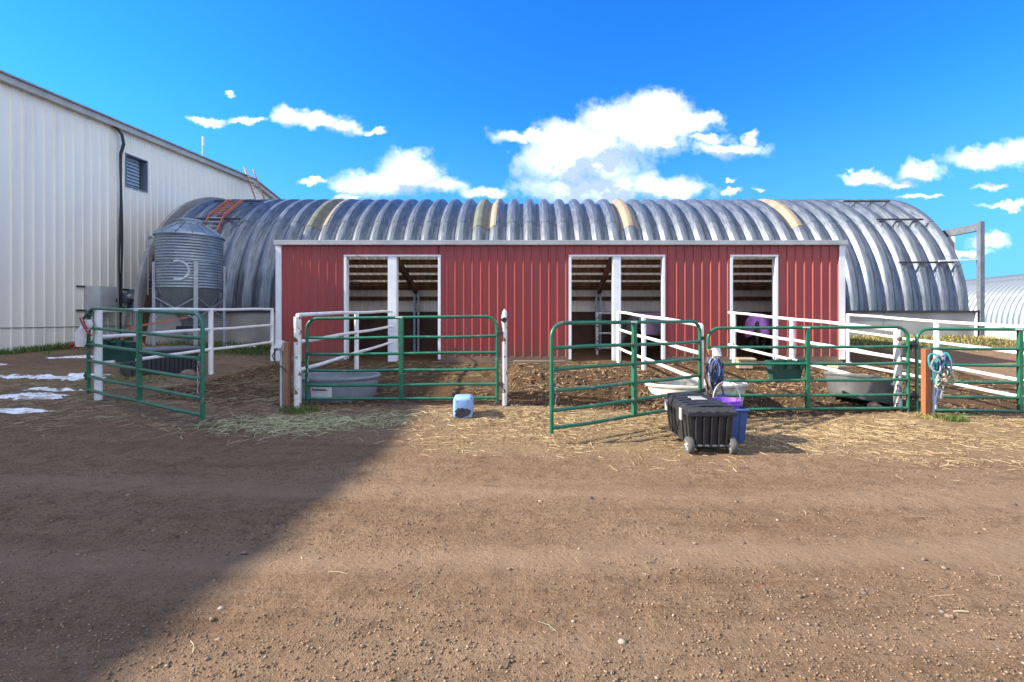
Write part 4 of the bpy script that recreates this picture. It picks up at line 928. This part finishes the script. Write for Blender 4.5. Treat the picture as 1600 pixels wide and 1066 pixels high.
MB().lathe([(.001, 0), (.118, 0), (.122, .01), (.150, .26), (.163, .262), (.165, .30), (.171, .305), (.171, .32), (.158, .32), (.146, .26), (.115, .02), (.001, .02)], 36).build('shell', M_purple, o, 40)
q = MB(); q.tube([(.168*math.cos(R(a)), .03*math.sin(R(a)), .295+.235*math.sin(R(a))) for a in range(0, 181, 12)], .006, 7); hd = q.build('handle', M_steel, o, True)
MB().tube([(-.168, 0, .29), (-.166, .006, .33)], .016, 8).build('grip_ear', M_purple, o); MB().tube([(.168, 0, .29), (.166, .006, .33)], .016, 8).build('grip_ear', M_purple, o)
jg = g1(-.885, 6.4)
o = thing('water_jug', 'light blue plastic jug lying on the straw before the closed left gate', 'jug', (-.885, 6.42, jg), R(4))
MB().box((0, .17, .145), (.265, .34, .285), bev=.045).build('body', M_jug, o, 60)
_r = random.Random(5); _p = [(.112*math.cos(2*math.pi*i/26)**1*(.82+.3*_r.random()), -.0035, .085+.068*math.sin(2*math.pi*i/26)*(.72+.5*_r.random())) for i in range(26)]
MB().add([(0, -.004, .085)]+_p, [(0, 1+(i+1) % 26, 1+i) for i in range(26)]).build('mud_patch', M_soil, o)
MB().lathe([(.001, .07), (.035, .07), (.038, .0)], 14, (.07, .345, .22), M=Matrix.Rotation(R(-90), 3, 'X')).build('cap', M_jug, o, True)

# ------------------------------------------------------------------ loose bits near the shed
o = thing('loose_plank', 'weathered plank lying on the bank before the red wall', 'plank', (.25, 10.6, g1(.25, 10.6)+.03)); MB().box((0, 0, .04), (1.15, .16, .10), rz=R(-2), bev=.006).build('board', M_skid, o)
for i, (px, D, w_, lab) in enumerate(((1310, 10.3, .36, 'pale block on the dirt beside the right shed corner'), (1163, 10.9, .40, 'pale flat block on the dirt below the single doorway'))):
    x = (px-PX)*D/F; o = thing('paving_block', lab, 'block', (x, D, g1(x, D)+.0), R(12-20*i)); q = MB(); q.box((0, 0, .10), (w_*.8, .24, .2), bev=.015); q.build('block', M_block, o); MB().box((.02, 0, .215), (w_, .3, .05), bev=.012).build('cap_slab', M_block, o)
lump('clod', 'rounded reddish clod of dirt against the tilted grey tub', 'clod', (5.33, 7.28, g1(5.33, 7.28)+.03), (.13, .10, .09), M_rock, 12)

# ------------------------------------------------------------------ horses
def horse(label, x, y, z, heading, coat, rugm, s=1.0, pose=0, name='horse'):
    o = thing(name, label, 'horse', (x, y, z), heading, 'horses in the shed'); o.scale = (s, s, s)
    b = MB()
    b.tube([(-.70, 0, .98), (-.62, 0, 1.0), (-.45, 0, .99), (-.1, 0, .95), (.25, 0, .94), (.5, 0, .97), (.62, 0, .99)], [.12, .22, .285, .285, .285, .25, .15], 16)
    b.tube([(.42, 0, 1.03), (.72, 0, 1.0), (.95, 0, .82), (1.10, 0, .62)], [.24, .185, .14, .115], 14)
    b.tube([(1.05, 0, .70), (1.13, 0, .56), (1.17, 0, .40), (1.19, 0, .25), (1.19, 0, .20)], [.10, .115, .085, .065, .045], 12)
    for s_ in (-1, 1):
        b.tube([(.45, .13*s_, .85), (.44, .15*s_, .66), (.46, .145*s_, .42), (.44, .145*s_, .36), (.44, .145*s_, .14), (.46, .145*s_, .07), (.47, .145*s_, .0)], [.15, .10, .060, .055, .038, .048, .062], 12)
        b.tube([(-.45, .13*s_, .92), (-.38, .16*s_, .72), (-.50, .155*s_, .52), (-.60, .15*s_, .43), (-.585, .15*s_, .36), (-.57, .15*s_, .13), (-.55, .15*s_, .07), (-.54, .15*s_, 0)], [.22, .155, .085, .062, .05, .040, .048, .062], 12)
        b.tube([(1.02, .06*s_, .80), (.99, .09*s_, .90), (.98, .10*s_, .94)], [.04, .035, .008], 8)
    body = b.build('body', coat, o, True)
    rm = body.modifiers.new('remesh', 'REMESH'); rm.mode = 'VOXEL'; rm.voxel_size = .022; rm.use_smooth_shade = True
    smo = body.modifiers.new('smooth', 'SMOOTH'); smo.iterations = 6; smo.factor = .5
    MB().tube([(-.72, 0, 1.08), (-.80, 0, 1.0), (-.83, .01, .8), (-.80, .02, .55), (-.79, .0, .38)], [.04, .05, .07, .06, .015], 10).build('tail', M_hair, o, True)
    q = MB()
    for i in range(14):
        t_ = i/13; px_ = .45+.65*t_; pz_ = 1.25-.35*t_**1.6; q.tube([(px_, 0, pz_), (px_-.02, .10, pz_-.06), (px_-.02, .15, pz_-.22)], [.03, .03, .008], 5)
    q.build('mane', M_hair, o, True)
    # rug: sections along the back, hems hanging either side
    sec = [(-.775, .15, 1.06, .80), (-.76, .22, 1.16, .72), (-.70, .28, 1.24, .68), (-.58, .315, 1.29, .66), (-.35, .325, 1.295, .64), (0, .325, 1.27, .63), (.3, .32, 1.26, .64), (.52, .29, 1.27, .68), (.66, .24, 1.25, .74)]
    def rugsurf(sec, k=22):
        q = MB()
        for i, (x_, w_, t_, hm) in enumerate(sec):
            for j in range(k+1):
                u = -1+2*j/k; au = abs(u)
                if au < .55: a = au/.55*math.pi/2; yy = w_*math.sin(a); zz = t_-(1-math.cos(a))*.30
                else: f = (au-.55)/.45; yy = w_+.02*math.sin(f*3)+.014*math.sin(x_*17+j); zz = (t_-.30)*(1-f)+hm*f
                q.v.append((x_+.01*math.sin(j*1.3), math.copysign(yy, u), zz+.008*math.sin(x_*23+j*.9)))
        for i in range(len(sec)-1):
            for j in range(k): a = i*(k+1)+j; q.f.append((a, a+1, a+k+2, a+k+1))
        return q
    rg = rugsurf(sec).build('rug', rugm, o, 'all'); so = rg.modifiers.new('thick', 'SOLIDIFY'); so.thickness = .014; sb = rg.modifiers.new('sub', 'SUBSURF'); sb.levels = sb.render_levels = 1
    for s_ in (-1, 1):   # tail end flaps, split in the middle
        q = MB(); nn = 6
        for i in range(nn+1):
            f = i/nn
            for j in range(6):
                g_ = j/5; yy = s_*(.035+.035*f+g_*(.20+.06*math.sin(f*2.4))); zz = 1.09-.08*g_*g_-f*(.42-.05*abs(g_-.5)); q.v.append((-.785-.04*math.sin(f*2.6)+.09*g_**3, yy, zz))
        for i in range(nn):
            for j in range(5): a = i*6+j; q.f.append((a, a+1, a+7, a+6))
        fl = q.build('rug_flap', rugm, o, 'all'); so = fl.modifiers.new('thick', 'SOLIDIFY'); so.thickness = .014
    return o
horse('dark horse in a purple rug seen from behind in the single doorway', 6.28, 12.85, .34, R(60), M_horse, M_rug, .95)
horse('grey brown horse in a mauve rug with its head lowered in the middle doorway', 3.42, 12.85, .36, R(203), M_horse2, M_rug2, .97)

# ------------------------------------------------------------------ snow patches
def snow(label, x, y, rx, ry, seed):
    n = 96; gxs = np.linspace(-1.35, 1.35, n); UX, UY = np.meshgrid(gxs, gxs); u = UX.ravel(); v = UY.ravel()
    xw_ = x+u*rx; yw_ = y+v*ry
    mk = .68-np.sqrt(u*u+v*v)+2.6*(fbm(xw_*1.3+seed*7, yw_*2.6+seed, 6)-.5)+1.1*(fbm(xw_*6, yw_*10, 4)-.5)
    h = np.clip(mk*.08, 0, .022); z = gz(xw_, yw_)+h-.004+.01*(fbm(xw_*6, yw_*6)-.5)*(mk > .1)
    idx = -np.ones(n*n, int); faces = []
    keep = mk > 0.02; g2_ = keep.reshape(n, n); I = (np.arange(n-1)[:, None]*n+np.arange(n-1)[None, :]).ravel()
    q = np.c_[I, I+1, I+1+n, I+n]; q = q[keep[q].all(1)]
    us = np.unique(q); idx[us] = np.arange(len(us))
    if len(q) < 4: return
    lab = np.arange(n*n)          # keep the one connected patch
    for _ in range(400):
        m_ = lab[q].min(1); new = lab.copy(); np.minimum.at(new, q.ravel(), np.repeat(m_, 4))
        if (new == lab).all(): break
        lab = new
    u_l, cnt = np.unique(lab[q[:, 0]], return_counts=True); q = q[lab[q[:, 0]] == u_l[cnt.argmax()]]; us = np.unique(q); idx[us] = np.arange(len(us))
    tag(npmesh('snow_patch', np.c_[xw_, yw_, z][us], idx[q], M_snow, None, True), label, 'snow', 'snow patches by the white building')
for i, (px, py, rx, ry, lab) in enumerate(((70, 589, 1.5, .45, 'largest snow patch in the middle of the dirt by the white building'), (15, 570, 1.1, .5, 'snow patch at the left edge nearest the building grass'), (100, 563, 2.0, .45, 'long thin snow strip along the grass by the white wall'),
        (25, 619, 1.25, .38, 'snow patch at the left edge before the largest one'), (80, 611, .7, .2, 'narrow snow streak left of the open gate post'), (15, 643, .55, .12, 'nearest small snow streak at the left edge'), (125, 587, .7, .2, 'snow patch just left of the open gate'), (370, 546, .8, .35, 'snow patch on grass behind the left pen rails'), (385, 534, .8, .3, 'thin snow patch below the left concrete base wall'))):
    D = 1.45/(py-PY)*F*.82
    for _ in range(8):
        x = (px-PX)*D/F; D = (CAMZ-g1(max(x, -15.0), D))*F/(py-PY)
    x = (px-PX)*D/F; snow(lab, x, D, rx, ry, i+2)

# ------------------------------------------------------------------ stuff: gravel, clods, straw, hay, grass
ICO = np.array([(0, 0, 1), (.89, 0, .45), (.28, .85, .45), (-.72, .53, .45), (-.72, -.53, .45), (.28, -.85, .45), (.72, .53, -.45), (-.28, .85, -.45), (-.89, 0, -.45), (-.28, -.85, -.45), (.72, -.53, -.45), (0, 0, -1)])
ICF = np.array([(0,1,2),(0,2,3),(0,3,4),(0,4,5),(0,5,1),(1,6,2),(2,7,3),(3,8,4),(4,9,5),(5,10,1),(6,7,2),(7,8,3),(8,9,4),(9,10,5),(10,6,1),(11,7,6),(11,8,7),(11,9,8),(11,10,9),(11,6,10)])
oct_ = np.array([(0, 0, 1), (1, 0, 0), (0, 1, 0), (-1, 0, 0), (0, -1, 0), (0, 0, -1)], float); ocf = np.array([(0,1,2),(0,2,3),(0,3,4),(0,4,1),(5,2,1),(5,3,2),(5,4,3),(5,1,4)])
def pebbles(name, x, y, s, cols, label, cat, sink=.35, smooth=False):
    ico, icf = (oct_, ocf) if len(x) > 12000 else (ICO, ICF); K = len(ico)
    n = len(x); z = gz(x, y); v = np.repeat(ico[None], n, 0)*(1+.32*(RNG.random((n, K, 1))-.5)*2)
    v = v*(s[:, None, None]*np.stack([.8+.5*RNG.random(n), .8+.5*RNG.random(n), .45+.4*RNG.random(n)], 1)[:, None, :])
    a = RNG.random(n)*6.283; ca, sa = np.cos(a)[:, None], np.sin(a)[:, None]
    X_ = v[..., 0]*ca-v[..., 1]*sa; Y_ = v[..., 0]*sa+v[..., 1]*ca; Z_ = v[..., 2]
    v = np.stack([X_+x[:, None], Y_+y[:, None], Z_+z[:, None]+(s*(.5-sink))[:, None]], -1).reshape(-1, 3)
    f = (icf[None]+K*np.arange(n)[:, None, None]).reshape(-1, 3)
    return tag(npmesh(name, v, f, M_tone, np.repeat(cols, K, 0), smooth), label, cat, None, 'stuff')
M_tone = tonemat('loose_bits')
def pick(n, pal, w):
    c = np.array(pal)[RNG.choice(len(pal), n, p=np.array(w)/sum(w))]; return c*(.75+.5*RNG.random((n, 1)))
n = 62000; u = RNG.random(n); y = 1.6+5.2*u**1.5; x = (RNG.random(n)-.5)*2.6*y+.15; keep = (fbm(x*.8, y*1.6, 3)+.25*RNG.random(n)-.3*zones(x, y)[:, 3]) > .44
x, y = x[keep], y[keep]; n = len(x); s = .0022+.0065*RNG.random(n)**3.4
pebbles('gravel', x, y, s, pick(n, [(.235, .155, .10), (.27, .19, .13), (.17, .112, .072), (.36, .29, .225), (.13, .10, .083)], [7, 3, 4, .4, .8]), 'small gravel and crumbs of soil scattered over the dirt yard', 'gravel', .12)
n = 260; y = 1.7+4.2*RNG.random(n)**1.4; x = (RNG.random(n)-.5)*2.5*y+.15; s = .007+.010*RNG.random(n)**2.5
pebbles('stones', x, y, s, pick(n, [(.20, .14, .10), (.32, .25, .2), (.11, .085, .075), (.24, .2, .175)], [4, 2, 3, 1]), 'larger stones lying on the dirt yard', 'stones', .3)
n = 11500; x = RNG.uniform(-6.2, 9, n); y = 7.1+4.5*RNG.random(n)**1.5; keep = (fbm(x*1.1+3, y*1.1, 3)+.5*((x > -.4)*(x < 5.6)*(y < 9))) > .52
x, y = x[keep], y[keep]; n = len(x); s = .008+.034*RNG.random(n)**3
pebbles('manure_clods', x, y, s, pick(n, [(.12, .073, .041), (.16, .10, .056), (.075, .045, .027), (.23, .155, .09)], [4, 3, 3, 1]), 'dark clods of trampled manure in the pens', 'manure', .35)
def strands(name, x, y, ln, wd, cols, label, cat, tilt=.12, lift=.01, bend=.3, aniso=None):
    n = len(x); a = RNG.random(n)*6.283 if aniso is None else RNG.normal(0, aniso, n)+math.pi*(RNG.random(n) > .5); b = a+RNG.normal(0, bend, n)
    e = RNG.normal(0, tilt, n); z = gz(x, y)+lift*RNG.random(n)+.004
    dx, dy = np.cos(a)*ln/2, np.sin(a)*ln/2; ex, ey = np.cos(b)*ln/2, np.sin(b)*ln/2; nx_, ny_ = -np.sin((a+b)/2)*wd/2, np.cos((a+b)/2)*wd/2
    P = []
    for px_, py_, pz_ in ((x-dx, y-dy, z-np.abs(e)*ln*.1), (x, y, z+np.abs(e)*ln*.35), (x+ex, y+ey, z+e*ln*.4)):
        pz_ = np.maximum(pz_, gz(px_, py_)+.003)
        P += [np.c_[px_+nx_, py_+ny_, pz_+wd*.35], np.c_[px_-nx_, py_-ny_, pz_-wd*.1]]
    v = np.stack(P, 1).reshape(-1, 3); k = 6*np.arange(n)
    f = np.concatenate([np.c_[k, k+1, k+3, k+2], np.c_[k+2, k+3, k+5, k+4]])
    return tag(npmesh(name, v, f, M_tone, np.repeat(cols, 6, 0)), label, cat, None, 'stuff')
STRAW = ([(.52, .38, .21), (.41, .29, .15), (.60, .46, .28), (.26, .17, .09)], [4, 4, 1.5, 3])
def scatter(n, x0, x1, y0, y1, fn):
    x = RNG.uniform(x0, x1, n); y = RNG.uniform(y0, y1, n); k = RNG.random(n) < fn(x, y); return x[k], y[k]
def d_main(x, y):
    q = sm(4.6, 6.1, y+1.5*(fbm(x*.7, y*.9)-.5))*(1-.8*sm(6.7, 7.3, y))*sm(-2.0, -.2, x)
    return q*(.12+2.2*np.clip(fbm(x*1.9, y*2.2)-.42, 0, 1))
x, y = scatter(90000, -2.2, 9.5, 4.5, 7.6, d_main); n = len(x)
strands('straw', x, y, RNG.uniform(.015, .17, n), RNG.uniform(.0022, .005, n), pick(n, *STRAW), 'dry yellow straw strewn before the gates', 'straw')
x, y = scatter(7000, -.4, 10, 7.3, 11.6, lambda x, y: .12+.9*np.clip(fbm(x*1.3, y*1.3)-.4, 0, 1)); n = len(x)
strands('pen_straw', x, y, RNG.uniform(.05, .2, n), RNG.uniform(.004, .007, n), pick(n, *STRAW), 'straw trodden into the pens before the red shed', 'straw')
x, y = scatter(9000, -6.2, -.5, 7.2, 11.7, lambda x, y: np.clip(fbm(x*1.1, y*1.1)-.35, 0, 1)*1.4); n = len(x)
strands('pen_hay', x, y, RNG.uniform(.05, .2, n), RNG.uniform(.003, .006, n), pick(n, [(.34, .30, .17), (.28, .22, .12), (.20, .15, .09)], [3, 3, 2]), 'dull hay trodden into the left pens', 'hay')
x, y = scatter(20000, -10, -2.5, 5.1, 9, lambda x, y: sm(5.0, 5.9, y+.6*(fbm(x, y)-.5))*(.15+1.2*np.clip(fbm(x*1.2+8, y*2)-.35, 0, 1))*(1-.6*sm(7, 8, y)*(x > -6.3))); n = len(x)
strands('old_hay', x, y, RNG.uniform(.05, .22, n), RNG.uniform(.003, .006, n), pick(n, [(.34, .27, .17), (.42, .35, .23), (.22, .16, .10), (.26, .24, .15)], [4, 2, 4, 2]), 'matted old brown hay around the open left gate', 'hay')
gh = lambda x, y: np.exp(-(((x+2.85-.0*(y-6))/.95)**2+((y-6.12-.25*(x+2.85)*.6)/.33)**2))
x, y = scatter(14000, -4.6, -1, 5.2, 7.1, gh); n = len(x)
strands('green_hay', x, y, RNG.uniform(.05, .24, n), RNG.uniform(.0025, .005, n), pick(n, [(.47, .46, .26), (.38, .38, .21), (.55, .51, .31), (.28, .27, .14)], [4, 4, 2, 2]), 'pale green hay spilled before the closed left gate', 'hay', .2, .02)
x, y = scatter(3600, -6, 6, 1.8, 5.4, lambda x, y: (.05+.5*np.clip(fbm(x*.9+2, y*1.3)-.5, 0, 1))*(.25+.75*sm(3, 5, y))); n = len(x)
strands('loose_stems', x, y, RNG.uniform(.02, .14, n), RNG.uniform(.0015, .003, n), pick(n, [(.44, .38, .24), (.34, .27, .16), (.42, .42, .28)], [3, 3, 2]), 'single stems of straw and hay lying about the yard', 'straw', .1, .005, .6)
def grass(name, x, y, h, w, cols, label, lean=.5):
    n = len(x); z = gz(x, y)-.01; a = RNG.random(n)*6.283; d = RNG.random(n)*6.283; lx, ly = np.cos(d)*h*lean*RNG.random(n), np.sin(d)*h*lean*RNG.random(n); wx, wy = np.cos(a)*w/2, np.sin(a)*w/2
    v = np.stack([np.c_[x-wx, y-wy, z], np.c_[x+wx, y+wy, z], np.c_[x+lx*.45+wx*.7, y+ly*.45+wy*.7, z+h*.6], np.c_[x+lx*.45-wx*.7, y+ly*.45-wy*.7, z+h*.6], np.c_[x+lx+wx*.1, y+ly+wy*.1, z+h*(1-.3*lean)], np.c_[x+lx-wx*.1, y+ly-wy*.1, z+h*(1-.3*lean)]], 1).reshape(-1, 3)
    k = 6*np.arange(n); f = np.concatenate([np.c_[k, k+1, k+2, k+3], np.c_[k+3, k+2, k+4, k+5]])
    return tag(npmesh(name, v, f, M_tone, np.repeat(cols, 6, 0)), label, 'grass', None, 'stuff')
GP = ([(.07, .13, .03), (.10, .16, .045), (.16, .17, .07), (.05, .09, .02)], [4, 3, 2, 2]); YP = ([(.28, .24, .09), (.17, .19, .055), (.36, .27, .13), (.24, .17, .08)], [4, 4, 3, 2])
t_ = RNG.uniform(-6, 12, 9000); w_ = np.abs(RNG.normal(.1, .55, 9000)); k = fbm(t_*.9, w_*2) > .36; t_, w_ = t_[k], w_[k]; e = Vector((WDX, 1, 0)).normalized()
x = -15.4+e.x*t_+e.y*w_; y = 13.8+e.y*t_-e.x*w_; n = len(x)
grass('wall_grass', x, y, RNG.uniform(.06, .26, n), RNG.uniform(.012, .022, n), pick(n, *GP), 'green grass along the foot of the white building')
x, y = scatter(16000, 7.8, 17, 12.6, 16.2, lambda x, y: np.exp(-(((x-12)/3.6)**2+((y-14.9)/1.1)**2))*(.3+fbm(x, y))); n = len(x)
grass('mound_grass', x, y, RNG.uniform(.04, .15, n), RNG.uniform(.010, .020, n), pick(n, *YP), 'yellowing grass on the mound before the right concrete base', .9)
x, y = scatter(9000, -13, -5.6, 12, 16, lambda x, y: .7*np.exp(-(((x+8)/3)**2+((y-14)/1.4)**2))); n = len(x)
grass('bin_grass', x, y, RNG.uniform(.05, .2, n), RNG.uniform(.01, .02, n), pick(n, *GP), 'short green grass around the feed bin and behind the left pen', .8)
def tuft(label, x, y, r, n, pal, h=.14):
    a = RNG.random(n)*6.283; q = r*np.sqrt(RNG.random(n)); grass('grass_tuft', x+q*np.cos(a), y+q*np.sin(a)*.7, RNG.uniform(.03, h, n), RNG.uniform(.004, .009, n), pick(n, *pal), label, 1.0)
tuft('green grass tuft at the foot of the brown outlet post', -3.3, 6.85, .28, 700, GP); tuft('green grass tuft at the foot of the right outlet post', 5.98, 6.68, .22, 600, GP); tuft('dry grass clump around the right outlet post', 5.85, 6.78, .3, 450, YP, .10)
tuft('short grass under the deck box', -7.3, 8.7, .6, 700, GP, .1)
